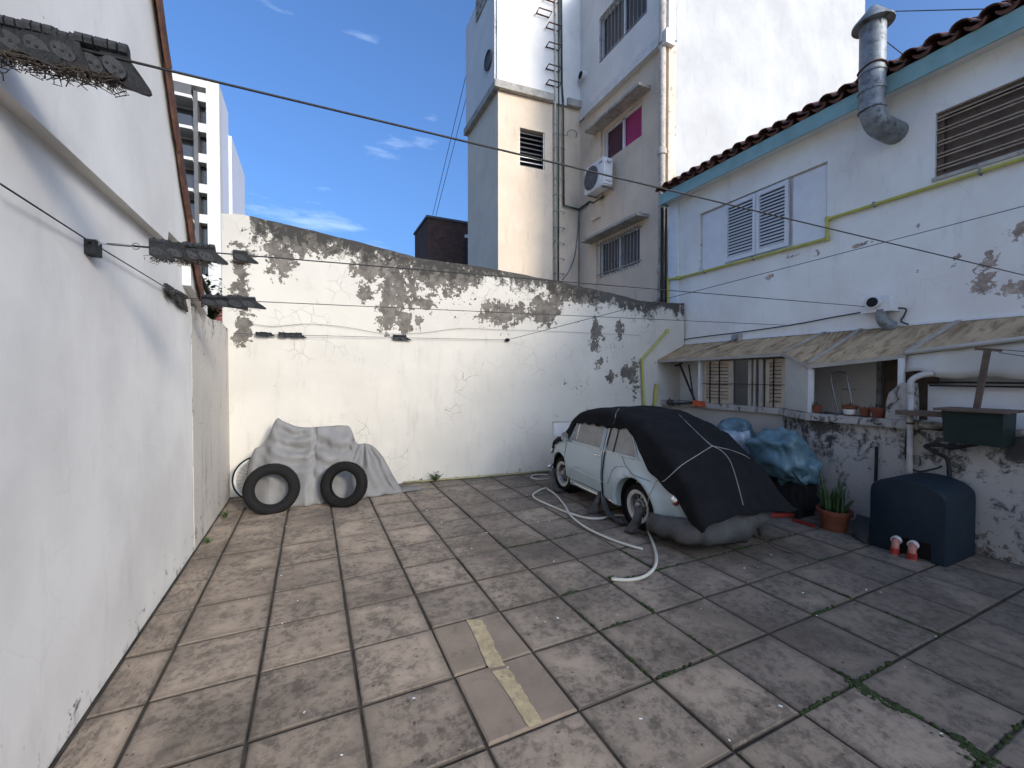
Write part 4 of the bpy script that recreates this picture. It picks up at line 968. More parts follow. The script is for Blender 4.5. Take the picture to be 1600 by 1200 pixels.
def strip(name, pts, w_, mat, par, off=.004, h=.006):
    # thin line on the left flank following (y, z) points
    P = []
    for a, b in zip(pts, pts[1:]):
        for k in range(8): P.append((a[0]+(b[0]-a[0])*k/8, a[1]+(b[1]-a[1])*k/8))
    P.append(pts[-1])
    return MB().tube([(-(S(y, z)+off), y, z) for y, z in P], w_, 6).build(name, mat, par, True, local=True)
door = patch('door', [(.74, .30), (.74, .86), (-.28, .86), (-.28, .30)], 'carpaint', car, .003, 10)
wn = patch('window', [(.60, .90), (.50, 1.20), (.44, 1.245), (-.20, 1.275), (-.21, .90)], 'car_glass', door, .006)
strip('window_frame', [(.62, .885), (.51, 1.21), (.44, 1.262), (-.215, 1.29), (-.225, .885), (.62, .885)], .010, 'carpaint', wn, .007)
strip('vent_bar', [(.44, .90), (.43, 1.245)], .007, 'chrome', wn, .010)
q_ = patch('quarter_window', [(-.36, .90), (-.36, 1.265), (-.66, 1.245), (-.80, 1.15), (-.98, .90)], 'car_glass', car, .006)
strip('window_frame', [(-.345, .885), (-.345, 1.28), (-.67, 1.262), (-.815, 1.16), (-1.0, .885), (-.345, .885)], .010, 'carpaint', q_, .007)
strip('belt_trim', [(.74, .872), (-1.05, .872)], .006, 'chrome', car, .006)
strip('door_gap', [(.74, .86), (.74, .34), (.70, .30), (-.23, .29), (-.28, .33), (-.28, 1.28)], .0045, 'dark', car, .0045)
strip('side_crease', [(.73, .475), (.3, .465), (-.34, .45), (-.42, .465), (-.47, .53), (-.52, .66), (-.62, .735), (-.82, .76)], .011, 'carpaint', car, .001)
strip('sill_trim', [(.60, .235), (-.58, .235)], .012, 'chrome', car, .002)
strip('panel_gap', [(-.70, .87), (-.78, .77), (-.94, .70), (-1.25, .67)], .0035, 'dark', car, .003)
mb = MB(); x = S(-.17, .80)
mb.tube(spline([(-x, -.11, .80), (-x-.03, -.13, .80), (-x-.032, -.21, .80), (-x, -.23, .80)], 5), .011, 8); mb.build('handle', 'chrome', door, True, local=True)
x = S(.66, .92)
mr = MB().lathe([(0, .035), (.03, .03), (.055, .012), (.066, -.008), (.062, -.014), (0, -.012)], 20, Matrix.Translation((-x-.10, .66, .945)) @ Matrix.Rotation(R(90), 4, 'X') @ Matrix.Rotation(R(180), 4, 'Y') @ Matrix.Diagonal((1, 1.2, 1, 1))).build('mirror', 'chrome', car, 50, local=True)
MB().tube([(-x+.01, .68, .90), (-x-.06, .67, .92), (-x-.09, .665, .945)], .009, 6).build('mirror_arm', 'chrome', mr, True, local=True)
p = (-S(-1.58, .53)-.005, -1.58, .53)
tl = MB().lathe([(0, .05), (.035, .045), (.05, .02), (.056, -.02), (0, -.02)], 16, Matrix.Translation(p) @ Matrix.Rotation(R(125), 4, 'X') @ Matrix.Rotation(R(-25), 4, 'Y') @ Matrix.Diagonal((.85, 1.2, 1, 1))).build('tail_light', 'chrome', car, 50, local=True)
MB().lathe([(0, .055), (.02, .054), (.028, .046), (0, .04)], 12, Matrix.Translation(p) @ Matrix.Rotation(R(125), 4, 'X') @ Matrix.Rotation(R(-25), 4, 'Y')).build('lens', 'red_paint', tl, 50, local=True)
x = S(1.42, .60); MB().lathe([(0, .03), (.06, .025), (.075, 0), (0, -.01)], 16, Matrix.Translation((-x-.005, 1.42, .60)) @ Matrix.Rotation(R(-60), 4, 'X') @ Matrix.Rotation(R(-30), 4, 'Y')).build('headlight', 'chrome', car, 50, local=True)
MB().lathe([(0, .022), (.025, .02), (.034, 0), (0, -.01)], 12, Matrix.Translation((-S(1.36, .70)-.006, 1.36, .70)) @ Matrix.Rotation(R(-90), 4, 'Y')).build('indicator', 'orange', car, 50, local=True)
for (yy, s) in ((1.56, 1), (-1.79, -1)): MB().tube(spline([(-.60, yy-s*.22, .33), (-.50, yy-s*.05, .33), (0, yy, .33), (.50, yy-s*.05, .33), (.60, yy-s*.22, .33)], 6), .035, 8).build('bumper', 'chrome', car, True, local=True)

# ---- black felt tarp draped over roof, tail and bonnet
CM = Matrix.Translation(CARP) @ Matrix.Rotation(CARR, 4, 'Z')
hemL = [(-2.02, .33), (-1.86, .36), (-1.65, .56), (-1.4, .71), (-1.22, .81), (-1.0, 1.02), (-.85, 1.15), (-.72, 1.22), (-.6, 1.225), (-.3, 1.195), (.2, 1.19), (.46, 1.185), (.54, 1.15), (.62, .97), (.72, .89), (.98, .83), (1.2, .75), (1.45, .62), (1.56, .5)]
tarpT = [(-2.04, .42), (-1.94, .57), (-1.8, .76), (-1.63, .92), (-1.42, 1.10), (-1.25, 1.22), (-1.0, 1.325), (-.7, 1.41), (-.35, 1.45), (0, 1.45), (.28, 1.425), (.50, 1.375), (.66, 1.28), (.76, 1.12), (.95, .965), (1.2, .90), (1.38, .82), (1.5, .66), (1.57, .46)]
def tarp_row(y, N=64):
    T = smooth_interp(tarpT, y); zl_ = min(interp(hemL, y)+.018*math.sin(y*26)*(1 if y > -.3 else .3), T-.02)
    yb = max(-1.62, min(y, 1.5)); half = []
    rc = min(.12, (T-.2)*.35); zs = max(T-.03-rc, .1)
    bulge = max(0, (-y-1.2))*.10
    def wid(z): return S(yb, min(z, 1.36))+.03+bulge*(.4+.6*max(0, 1-z))
    left = []
    for i in range(16):
        z = zl_+(zs-zl_)*i/15
        if zl_ < zs: left.append((-wid(z), z))
    w_ = wid(max(zs, zl_))
    for i in range(1, 7): a = math.pi/2*i/6; zz = zs+rc*math.sin(a); left.append((-(w_-rc*(1-math.cos(a))*1.2), zz)) if zz > zl_-.02 else None
    xw = w_-rc*1.2
    for i in range(1, 6): f = 1-i/6; left.append((-xw*f, T-.03*f*f))
    hr = interp([(-2.02, .40), (-1.6, .42), (-.6, .50), (.5, .9), (1.2, .7), (1.56, .5)], y); hr = min(hr, T-.02); rt = []
    wr = interp([(-2.02, .80), (-1.6, .88), (-1.2, .86), (-.5, .76), (.2, .66), (1.6, .45)], y)
    xr2 = wid(zs)-rc*.9; x0_ = xw
    xq_ = max(xw, interp([(-2.0, .56), (-.6, .56), (.2, .40), (1.5, .3)], y))
    for i in range(0, 8): f = i/8; rt.append((xq_*f, T-.035*f*f))
    for i in range(1, 20):
        f = i/19; rt.append((xq_+(max(wr, xq_+.05)-xq_)*(f**.75), (T-.035)+(hr-T+.035)*(f**1.3)))
    line = left+rt
    # resample
    P = [Vector((x, 0, z)) for x, z in line]; d = [0]
    for a, b in zip(P, P[1:]): d.append(d[-1]+(b-a).length)
    o_ = []
    for k in range(N):
        s = d[-1]*k/(N-1); j = 0
        while j < len(d)-2 and d[j+1] < s: j += 1
        f = (s-d[j])/max(1e-6, d[j+1]-d[j]); q = P[j].lerp(P[j+1], min(1, max(0, f)))
        ang = math.atan2(q.x-.25, y+1.28); wv = .016*fb((q.x*2.2, y*2.2, q.z*2.2+3))+.010*math.sin(ang*9+3*fb((q.x*2, y*2, 5)))*min(1, math.hypot(q.x-.25, y+1.28)*1.4)*(1 if y < .2 else .4)+.006*fb((q.x*7, y*7, q.z*7))
        o_.append(Vector((q.x*(1+wv*.6), y+.02*fb((q.x*3, y*2, 8)), q.z+wv)))
    return o_
def tarp_rows(): return [tarp_row(-2.03+3.58*i/110) for i in range(111)]
RW = tarp_rows()
# the tail hem is cut slantwise: left corner hangs lowest
RWw = [[CM @ q for q in r] for r in RW]
tp = MB().grid(RWw); tarp = tp.build('black_tarp', 'felt', None, True)
tag(tarp, 'black felt tarp draped over roof, bonnet and tail of the small car', 'tarp')
bvh = BVHTree.FromPolygons([tuple(v) for v in tp.v], tp.f)
md = tarp.modifiers.new('thickness', 'SOLIDIFY'); md.thickness = .008; md.offset = -1
def on_tarp(px, py, lift=.016):
    d = ray(px, py).normalized(); h = bvh.ray_cast(C0, d)
    if h[0] is None: h = bvh.find_nearest(C0+d*(6.2))
    return Vector(h[0])-d*lift
def cord(name, pix, r, mat, label, n=22, extra=(), pre=()):
    dense = []
    pp = spline([(x, y, 0) for x, y in pix], n)
    for q in pp: dense.append(on_tarp(q.x, q.y))
    return tag(MB().tube(list(pre)+dense+list(extra), r, 6).build(name, mat, None, True), label, 'cord')
cord('tie_cord', [(961, 655), (963, 645), (972, 634), (985, 632), (1010, 631.5), (1035, 633), (1055, 643), (1075, 662), (1100, 686), (1114, 698)], .0045, 'cord_white', 'pale cord running over the tarp roof lengthwise to the knot')
cord('tie_cord', [(1114, 696), (1090, 711), (1065, 727), (1045, 745), (1037, 752)], .0045, 'cord_white', 'pale cord slanting from the tarp knot down to the left hem', extra=[CM @ Vector((-S(-1.30, .70)-.01, -1.34, .70)), CM @ Vector((-S(-1.27, .5)-.012, -1.27, .50)), CM @ Vector((-S(-1.2, .36)-.012, -1.20, .36))])
cord('tie_cord', [(1114, 697), (1128, 705), (1140, 719), (1148, 740), (1155, 765), (1161, 789)], .0045, 'cord_white', 'pale cord dropping from the tarp knot to the rear hem')
cord('tie_cord', [(1114, 697), (1140, 703), (1160, 710), (1172, 717)], .0045, 'cord_white', 'pale cord running from the tarp knot to the right side')
# strap over roof and down the door pillar
zt_s = [CM @ Vector((-(S(-.3, z)+.012), -.36+.06*(1.2-z), z)) for z in (1.2, 1.0, .8, .6, .4, .26)]
strap = MB().tube([on_tarp(962, 652), on_tarp(960, 660)]+zt_s, .010, 6).build('strap', 'wire', None, True); tag(strap, 'black strap hanging down the car flank beside the door', 'strap')
strap = MB().tube([CM @ Vector((-(S(-.5, z)+.012), -.50-.02*z, z)) for z in (1.22, 1.05, .89)], .008, 6).build('strap', 'wire', None, True); tag(strap, 'short black strap crossing the rear side window of the car', 'strap')
# ---- dirty grey under-cover bunched round the tail
path = [(-.62, -1.22), (-.655, -1.38), (-.645, -1.6), (-.56, -1.80), (-.32, -1.90), (.10, -1.92), (.45, -1.85), (.68, -1.7), (.76, -1.5), (.76, -1.3)]
P = spline([(x, y, 0) for x, y in path], 9); rows = []
for i, q in enumerate(P):
    f = i/(len(P)-1); r = []; t_ = (P[min(i+1, len(P)-1)]-P[max(0, i-1)]).normalized(); nn = Vector((-t_.y, t_.x, 0))*-1
    nn = nn if nn.dot(Vector((q.x, q.y+.6, 0))) > 0 else -nn
    ztop = interp([(0, .30), (.2, .36), (.4, .43), (.6, .47), (1, .45)], f); zb = .055+.05*abs(math.sin(f*5))+(.20*max(0, f-.70)/.3)
    if .60 < f < .66: zb += .12
    for k in range(9):
        g_ = k/8; bl_ = .035*math.sin(g_*math.pi)+.035*fb((f*6, g_*1.0, 2))+.018*math.sin(f*48+g_*1.5+5*fb((f*5, g_*.6, 1)))*(.5+.8*g_)+.008*fb((f*26, g_*3, 6))+.05*g_-.07*g_**4
        r.append(CM @ (q+nn*bl_+Vector((0, 0, ztop+(zb-ztop)*g_))))
    rows.append(r)
tag(MB().grid(rows).build('car_cover', 'dirtycloth', None, True, solid=.006), 'dirty grey car cover bunched low around the tail of the car', 'car cover')
def rag(name, label, pts, w0, w1, seed):
    P = spline(pts, 5); rows = []
    for i, q in enumerate(P):
        f = i/(len(P)-1); w_ = w0+(w1-w0)*f; rows.append([q+Vector((w_*math.cos(a)*(1+.45*fb((a*1.3, f*4, seed))), w_*math.sin(a)*(1+.45*fb((a*1.5, f*4, seed+3))), .03*fb((a*2, f*5, seed+5)))) for a in [k*math.pi/9 for k in range(18)]])
    mb = MB().grid(rows, True); return tag(mb.build(name, 'dirtycloth', None, True), label, 'cloth')
rag('cloth_rag', 'bunched grey cloth hanging from the sill below the car door', [CM @ Vector((-.665, -.27, .30)), CM @ Vector((-.70, -.26, .18)), CM @ Vector((-.72, -.22, .08)), CM @ Vector((-.73, -.20, .006))], .02, .085, 1)
rag('cloth_rag', 'grey cloth trailing under the sill towards the rear wheel', [CM @ Vector((-.66, -.32, .26)), CM @ Vector((-.68, -.44, .12)), CM @ Vector((-.67, -.55, .045)), CM @ Vector((-.67, -.75, .035))], .03, .05, 4)
rag('cloth_rag', 'grey cloth scrap bunched in front of the rear wheel hub', [CM @ Vector((-.66, -1.12, .34)), CM @ Vector((-.70, -1.10, .22)), CM @ Vector((-.71, -1.06, .10)), CM @ Vector((-.72, -1.0, .012))], .04, .07, 9)
rag('cloth_rag', 'grey cloth scrap lying against the front wheel', [CM @ Vector((-.63, 1.14, .34)), CM @ Vector((-.67, 1.10, .20)), CM @ Vector((-.68, 1.0, .07)), CM @ Vector((-.67, .88, .03))], .03, .06, 12)
# ---- hose
pix1 = [(955, 905), (985, 906), (1008, 900), (1023, 886), (1025, 866), (1017, 840), (1005, 818), (990, 808), (962, 805), (938, 810), (915, 809), (890, 802), (862, 791), (838, 780), (833, 773), (843, 766), (854, 762)]
pix2 = [(855, 764), (868, 773), (882, 789), (892, 806), (915, 824), (950, 841), (982, 852), (1004, 858)]
hs = MB().tube(spline([onZ(x, y, .016) for x, y in pix1], 6), .016, 8).build('garden_hose', 'hose', None, True); tag(hs, 'cream hose looping out over the tiles beside the car', 'hose')
hs = MB().tube(spline([onZ(x, y, .017) for x, y in pix2], 6), .015, 8).build('garden_hose', 'hose', None, True); tag(hs, 'cream hose length ending straight on the tiles by the rear wheel', 'hose')
hs = MB().tube(spline([onZ(x, y, .016) for x, y in ((857, 742), (836, 742), (830, 746), (842, 749), (858, 748))], 6), .013, 8).build('garden_hose', 'hose', None, True); tag(hs, 'small hose loop on the ground ahead of the car', 'hose')
p0 = onB(630, 757, .06); p1 = onB(858, 740, .06); p0.z = p1.z = .03
tag(MB().tube([p0, p0.lerp(p1, .35), p0.lerp(p1, .7)+BWN*.01, p1], .018, 8).build('yellow_pipe', 'ochre_pipe', None, True), 'thin yellow pipe along the foot of the boundary wall', 'pipe')
tag(MB().tube(spline([CM @ Vector((.35, -1.9, .12)), CM @ Vector((.40, -2.02, .03)), CM @ Vector((.47, -2.2, .01))], 5), .006, 6).build('trailing_string', 'twig', None, True), 'thin brown cord trailing from the car tail onto the tiles', 'cord')
# ================================================================== COVERED BICYCLES + TYRES
def rp_(px, py, off): return onB(px, py, off)
# ridge of the cover measured along the wall, with height and stand-off
RID = [(.06, .60, .42), (.14, .80, .42), (.22, .84, .40), (.30, .95, .36), (.42, 1.24, .32), (.52, 1.20, .33), (.70, 1.12, .36), (.93, 1.095, .38), (1.20, 1.11, .38), (1.42, 1.105, .38), (1.50, 1.06, .39), (1.58, .83, .42), (1.72, .81, .44), (1.84, .76, .45), (2.0, .56, .46), (2.14, .28, .46), (2.28, .03, .46)]
s0_ = (onB(404, 780)-BW0).dot(BWD)-.10
rows = []
NS, NV = 120, 34
for i in range(NS):
    u = .06+2.22*i/(NS-1); z = smooth_interp([(a, b) for a, b, c in RID], u); st = interp([(a, c) for a, b, c in RID], u)
    z = max(z, .02); r = []
    hem = interp([(.06, .66), (.4, .86), (.9, .90), (1.4, .80), (1.8, .74), (2.28, .62)], u)
    for k in range(NV):
        if k < 8:   # back side, ground to ridge
            g_ = k/8; off = .16+(st-.16)*g_; zz = z*g_**.6
        else:
            g_ = (k-8)/(NV-9); off = st+(hem-st)*(g_**1.25)+.05*math.sin(g_*math.pi)*min(1, z); zz = z*(1-g_)**1.0
            zz = z*(1-g_**1.35) if g_ < 1 else .008
            sw = max(0, 1-abs(g_-.5)*1.7)
            # swags hanging between the high points, and vertical pleats near the hem
            zn = zz; env = math.sin(min(1, g_*1.15)*math.pi)**.7
            if u < .98: ph = 30*(zn-1.15*(u-.74)**2)+1.5*fb((u*3, zn*3, 2)); amp_ = .055*env*math.exp(-((u-.72)/.32)**2)
            elif u < 1.5: ph = 22*(zn-.9*(u-1.22)**2+.35*(u-1.22))+1.5*fb((u*3, zn*3, 4)); amp_ = .042*env
            else: ph = 13*math.atan2(u-1.70, max(.05, .95-zn))+2*fb((u*2, zn*2, 6)); amp_ = .05*env
            fold = amp_*math.sin(ph)+.018*math.sin(24*u+3*fb((u*2, g_*2, 3)))*g_**2*min(1, z*2)+.03*fb((u*2.4, g_*2.2, 1))*sw+.008*fb((u*9, zn*9, 7))
            d1 = (u-.80)/.30; fold += -.055*math.exp(-d1*d1)*math.sin(g_*math.pi)+.018*math.sin((g_*9+d1*d1*2.2))*math.exp(-d1*d1*.8)
            off += fold; zz = max(.008, zz+.4*fold*(1-g_))
            if abs(u-.98) < .03: off -= .035*(1-g_)
        r.append(BW0+BWD*(s0_+u)+BWN*off+Vector((0, 0, zz)))
    rows.append(r)
cv = MB().grid(rows).build('bicycle_cover', 'greycloth', None, True, solid=.004)
tag(cv, 'silver grey cloth cover draped over bicycles against the boundary wall', 'cover')
fl_ = [[BW0+BWD*(s0_+2.18+.42*a)+BWN*(.30+.30*b+.03*math.sin(a*6))+Vector((0, 0, .012+.012*abs(fb((a*4, b*4, 0))))) for b in (0, .25, .5, .75, 1)] for a in (0, .2, .4, .6, .8, 1)]
tag(MB().grid(fl_).build('cloth_flap', 'greycloth', None, True, solid=.004), 'flat corner of grey cloth lying on the tiles right of the cover', 'cloth')
def leaned(px, py, r, wd, tilt, yaw, name, label):
    g_ = onZ(px, py, 0); t = thing(name, label, 'tyre', g_, 'old tyres leaning on the covered bicycles')
    Mx = Matrix.Rotation(yaw, 4, 'Z') @ Matrix.Rotation(-tilt, 4, 'X') @ Matrix.Translation((0, wd/2, r)) @ Matrix.Rotation(R(90), 4, 'X')
    h = wd/2; ri = r*.60
    prof = [(ri, -h*.62), (ri+.02, -h*.85), (r*.80, -h), (r*.93, -h*.88), (r*.985, -h*.70), (r, -h*.35), (r, h*.35), (r*.985, h*.70), (r*.93, h*.88), (r*.80, h), (ri+.02, h*.85), (ri, h*.62), (ri+.012, h*.45), (r*.84, h*.72), (r*.93, h*.4), (r*.93, -h*.4), (r*.84, -h*.72), (ri+.012, -h*.45)]
    MB().lathe(prof, 48, Mx, True).build('carcass', 'rubber', t, 50, local=True)
    mb = MB()
    for k in range(60):
        a = 2*math.pi*k/60
        for s in (-1, 1): mb.box((r-.004, -.008, s*h*.15 if s > 0 else -h*.62), (r+.006, .010, h*.62 if s > 0 else -h*.15), Mx @ Matrix.Rotation(a+s*.03, 4, 'Z'))
    stuff(mb.build('tread', 'rubber', t, local=True))
    mb = MB()
    for rr in (.70, .86): mb.lathe([(r*rr-.004, h*.97), (r*rr, h*1.02), (r*rr+.004, h*.97)], 48, Mx)
    mb.build('sidewall_ring', 'rubber', t, True, local=True)
    return t
leaned(427, 804, .350, .17, R(16), R(8), 'tyre', 'larger worn tyre leaning at the left end of the grey cover')
leaned(531, 794, .33, .17, R(13), R(-26), 'tyre', 'smaller worn tyre leaning at the middle of the grey cover')
g_ = onZ(399, 786, 0)+Vector((.04, .10, 0))
bwheel = thing('bicycle_wheel', 'old white-rimmed cycle wheel half hidden behind the left tyre', 'bicycle_wheel', g_)  # only a single wheel is built, no frame
Mx = Matrix.Rotation(R(14), 4, 'Z') @ Matrix.Rotation(R(-9), 4, 'X') @ Matrix.Translation((0, 0, .345)) @ Matrix.Rotation(R(90), 4, 'X')
ty = MB().lathe([(.318, -.022), (.336, -.024), (.345, 0), (.336, .024), (.318, .022), (.312, 0)], 48, Mx, True).build('tyre', 'rubber', bwheel, True, local=True)
MB().lathe([(.285, -.014), (.318, -.023), (.322, -.025), (.322, .025), (.318, .023), (.285, .014)], 48, Mx, True).build('rim', 'white_wheel', bwheel, True, local=True)
MB().lathe([(0, -.05), (.022, -.05), (.022, .05), (0, .05)], 12, Mx).build('hub', 'steel', bwheel, True, local=True)
for k in range(28):
    a = 2*math.pi*k/28; s = 1 if k % 2 else -1
    MB().tube([Mx @ Vector((.02*math.cos(a+.6*s), .02*math.sin(a+.6*s), .035*s)), Mx @ Vector((.29*math.cos(a), .29*math.sin(a), 0))], .0018, 4).build('spoke', 'rust', bwheel, local=True)

# ================================================================== THINGS ALONG THE RIGHT WALL
# fibreglass pump cover with arched top
pf0 = onZ(1355, 851); pf1 = onZ(1480, 886); fxp = (pf0.x+pf1.x)/2; yh, yl = pf0.y, pf1.y; dpt = .66; cy = (yh+yl)/2; hw_ = (yh-yl)/2
def arch(x, ins=0.0, zs=.0):
    pts = [(x, yl+ins, zs), (x, yl+ins, .60-ins)]
    for k in range(1, 16):
        a = math.pi*k/16; pts.append((x, cy-(hw_-ins)*math.cos(a), .62-ins+(.185)*math.sin(a)**.85))
    return pts+[(x, yh-ins, .60-ins), (x, yh-ins, zs)]
tk = thing('pump_cover', 'dark blue-grey fibreglass pump cover with arched top beside the low wall', 'pump cover', (fxp+.3, cy, 0))
mb = MB(); xs = [(fxp, .022), (fxp+.006, .008), (fxp+.022, 0), (fxp+dpt, 0)]
mb.grid([arch(x, i) for x, i in xs])
hy0, hy1, hz1 = onX(1455, 850, fxp).y, onX(1400, 850, fxp).y, .185
fr = arch(fxp, .022); n_ = len(fr)
# front with cut-out: left part, right part, over part
inner = [(fxp, hy0, 0), (fxp, hy0, hz1), (fxp, hy1, hz1), (fxp, hy1, 0)]
k0 = len(mb.v); mb.v += [Vector(q) for q in fr]+[Vector(q) for q in inner]
I = [k0+n_+i for i in range(4)]
mb.f.append((k0, k0+1, I[1], I[0])); mb.f.append((k0+n_-1, I[3], I[2], k0+n_-2)); mb.f.append(tuple([k0+1+i for i in range(n_-2)]+[I[2], I[1]]))
mb.build('shell', 'tank', tk, 35)
MB().box((fxp+.05, hy0-.04, .0), (fxp+.08, hy1+.04, hz1+.04)).build('dark_recess', 'dark', tk)
for k, yy in enumerate((hy0+.12, hy0+.26)):
    e_ = spline([(fxp+.10, yy+.03, .135), (fxp-.01, yy+.02, .135), (fxp-.075, yy, .10), (fxp-.08, yy, .02), (fxp-.08, yy, -.01)], 5)
    pt = thing('waste_pipe', ('right' if k == 0 else 'left')+' one of two pink pipe elbows below the pump cover', 'pipe', (fxp-.08, yy, 0), 'pink pipes at the pump cover')
    MB().tube(e_, .034, 12).build('elbow', 'pink_pvc', pt, True)
    MB().lathe([(.0345, -.02), (.046, -.018), (.046, .018), (.0345, .02)], 14, Matrix.Translation((fxp-.005, yy+.02, .136)) @ Matrix.Rotation(R(80), 4, 'Y')).build('flange', 'trim', pt, 40)
    MB().lathe([(.0345, -.03), (.042, -.028), (.042, .028), (.0345, .03)], 14, Matrix.Translation((fxp-.08, yy, .045))).build('socket', 'red_paint', pt, 40)
# potted succulent
g_ = onZ(1303, 827); pp_ = thing('potted_plant', 'terracotta pot of upright green succulent stems on the ground by the low wall', 'plant', g_)
MB().lathe([(0, 0), (.125, 0), (.165, .20), (.185, .20), (.19, .255), (.168, .255), (.155, .22), (0, .215)], 24, Matrix.Translation(g_)).build('pot', 'terracotta', pp_, 40)
MB().lathe([(0, .232), (.157, .225)], 16, Matrix.Translation(g_)).build('soil', 'soil', pp_)
rr = random.Random(5)
for k in range(26):
    a = rr.uniform(0, 6.28); r0 = rr.uniform(.01, .12); h = rr.uniform(.18, .36)+(.22 if k in (3, 9) else 0); ln = rr.uniform(0, .10)
    b0 = g_+Vector((r0*math.cos(a), r0*math.sin(a), .22)); mb = MB(); path = [b0+Vector((ln*math.cos(a)*f*f, ln*math.sin(a)*f*f, h*f)) for f in (0, .25, .5, .75, 1)]
    mb.tube(path, [.017, .021, .019, .014, .003], 6)
    for j in range(12):
        f = .1+.07*j; c = b0+Vector((ln*math.cos(a)*f*f, ln*math.sin(a)*f*f, h*f)); t_ = rr.uniform(0, 6.28); d = Vector((math.cos(t_), math.sin(t_), .9))
        s = Vector((-math.sin(t_), math.cos(t_), 0))*.007; mb.add([c+s, c-s, c+d*.034], [(0, 1, 2)])
    mb.build('stem', 'darkleaf', pp_, True)
# tarpaulin-wrapped barbecue / bike
def lump(name, label, cat, mat, ctr, rad, seed, amp=.10, zmin=0.0, parent=None, sq=.75):
    rows = []; c = Vector(ctr)
    for i in range(30):
        ph = math.pi*i/29; r = []
        for j in range(56):
            t_ = 2*math.pi*j/56; x, y, z = math.sin(ph)*math.cos(t_), math.sin(ph)*math.sin(t_), math.cos(ph)
            sg = lambda v: math.copysign(abs(v)**sq, v)
            q = Vector((sg(x)*rad[0], sg(y)*rad[1], sg(z)*rad[2])); nn = Vector((x, y, z))
            w_ = amp*fb((x*1.6+seed, y*1.6, z*1.6))+amp*.30*fb((x*3+seed, y*3, z*1.5))+amp*.12*math.sin(t_*11+3*fb((x*2, y*2, z)))*(1-abs(z))
            q += nn*w_; q = c+q; q.z = max(q.z, zmin+.01*math.sin(t_*9)); r.append(q)
        rows.append(r)
    o = MB().grid(rows, True).build(name, mat, parent, True)
    return o if parent else tag(o, label, cat)
g_ = onZ(1228, 803); cx_ = g_+Vector((.05, .10, 0))
bt = thing('covered_barbecue', 'lumpy object wrapped in shiny blue tarpaulin standing beside the low wall', 'covered object', cx_)
lump('tarpaulin', '', '', 'blue_tarp', cx_+Vector((0, .02, .80)), (.33, .36, .30), 3, .10, .50, bt, .72)
lump('tarpaulin_skirt', '', '', 'blue_tarp', cx_+Vector((.10, -.16, .62)), (.24, .20, .24), 8, .08, .40, bt, .7)
lump('dark_body', '', '', 'dark', cx_+Vector((.12, -.05, .30)), (.22, .28, .28), 5, .05, .0, bt, .5)
MB().box((cx_.x-.10, cx_.y-.30, .0), (cx_.x+.25, cx_.y+.1, .38)).build('base', 'dark', bt)
MB().tube(spline([cx_+Vector((-.26, -.30, .66)), cx_+Vector((-.22, -.36, .55)), cx_+Vector((-.12, -.38, .44)), cx_+Vector((-.02, -.36, .40))], 5), .012, 6).build('tie_cord', 'wire', bt, True)
mb = MB(); q = onP(1230, 740, cx_+Vector((-.42, -.2, 0)), ray(1230, 740))
p = onX(1143, 683, 5.95)
lump('tarp_bundle', 'pale blue plastic bundle showing behind the black car tarp', 'bundle', 'pale_tarp', Vector((5.95, p.y, .62)), (.34, .40, .42), 14, .12, .0)
p = onX(1151, 662, 6.45)
lump('tarp_bundle', 'small darker blue bundle behind the pale one by the low wall', 'bundle', 'blue_tarp', Vector((6.45, p.y, .80)), (.26, .30, .38), 21, .10, .0)
# red tool lying on the ground
a = onZ(1200, 805, .03); b = onZ(1247, 804, .03); c = onZ(1273, 822, .02); d_ = onZ(1238, 812, .02)
rt_ = thing('red_tool', 'red steel bar tool lying on the tiles behind the car', 'tool', b)
MB().bar(a, b, .05, .045).build('long_bar', 'red_paint', rt_); MB().bar(d_, c, .03, .03).build('handle_bar', 'red_paint', rt_)
MB().lathe([(0, -.03), (.05, -.03), (.05, .03), (0, .03)], 14, Matrix.Translation(b+Vector((0, 0, .01)))).build('pivot', 'red_paint', rt_, 40)
# leaning rod, glass sheet
p = onX(1367, 752, 6.36); p.z = .55; tag(MB().tube([(p.x, p.y, .0), (p.x+.03, p.y, 1.02)], .018, 8).build('steel_rod', 'dark', None, True), 'dark upright rod leaning on the low wall behind the pump cover', 'rod')
q = [onZ(1331, 838, .012), onZ(1356, 851, .012), onZ(1358, 822, .012), onZ(1338, 816, .012)]
q = [q[0], q[1], q[2]+Vector((0, 0, .10)), q[3]+Vector((0, 0, .10))]
tag(MB().prism(q, (0, 0, .008)).build('glass_sheet', 'glass_dark', None), 'small sheet of glass leaning low against the pump cover', 'glass')
# white downpipe on the low wall
x_ = 6.33; yv = onX(1422, 680, x_).y
wp = thing('downpipe', 'old white downpipe with elbow running down the low wall', 'pipe', (x_, yv, 0))
MB().tube([(x_, yv, .2), (x_, yv, 1.72)], .029, 12).build('tube', 'pvc_white', wp, True)
MB().tube(spline([(x_, yv, 1.70), (x_, yv, 1.84), (x_+.05, yv-.06, 1.91), (x_+.18, yv-.12, 1.93)], 5), .032, 12).build('elbow', 'pvc_white', wp, True)
for z in (.62, 1.35): MB().lathe([(.030, -.012), (.038, -.01), (.038, .01), (.030, .012)], 12, Matrix.Translation((x_, yv, z))).build('clamp', 'rust', wp, 40)
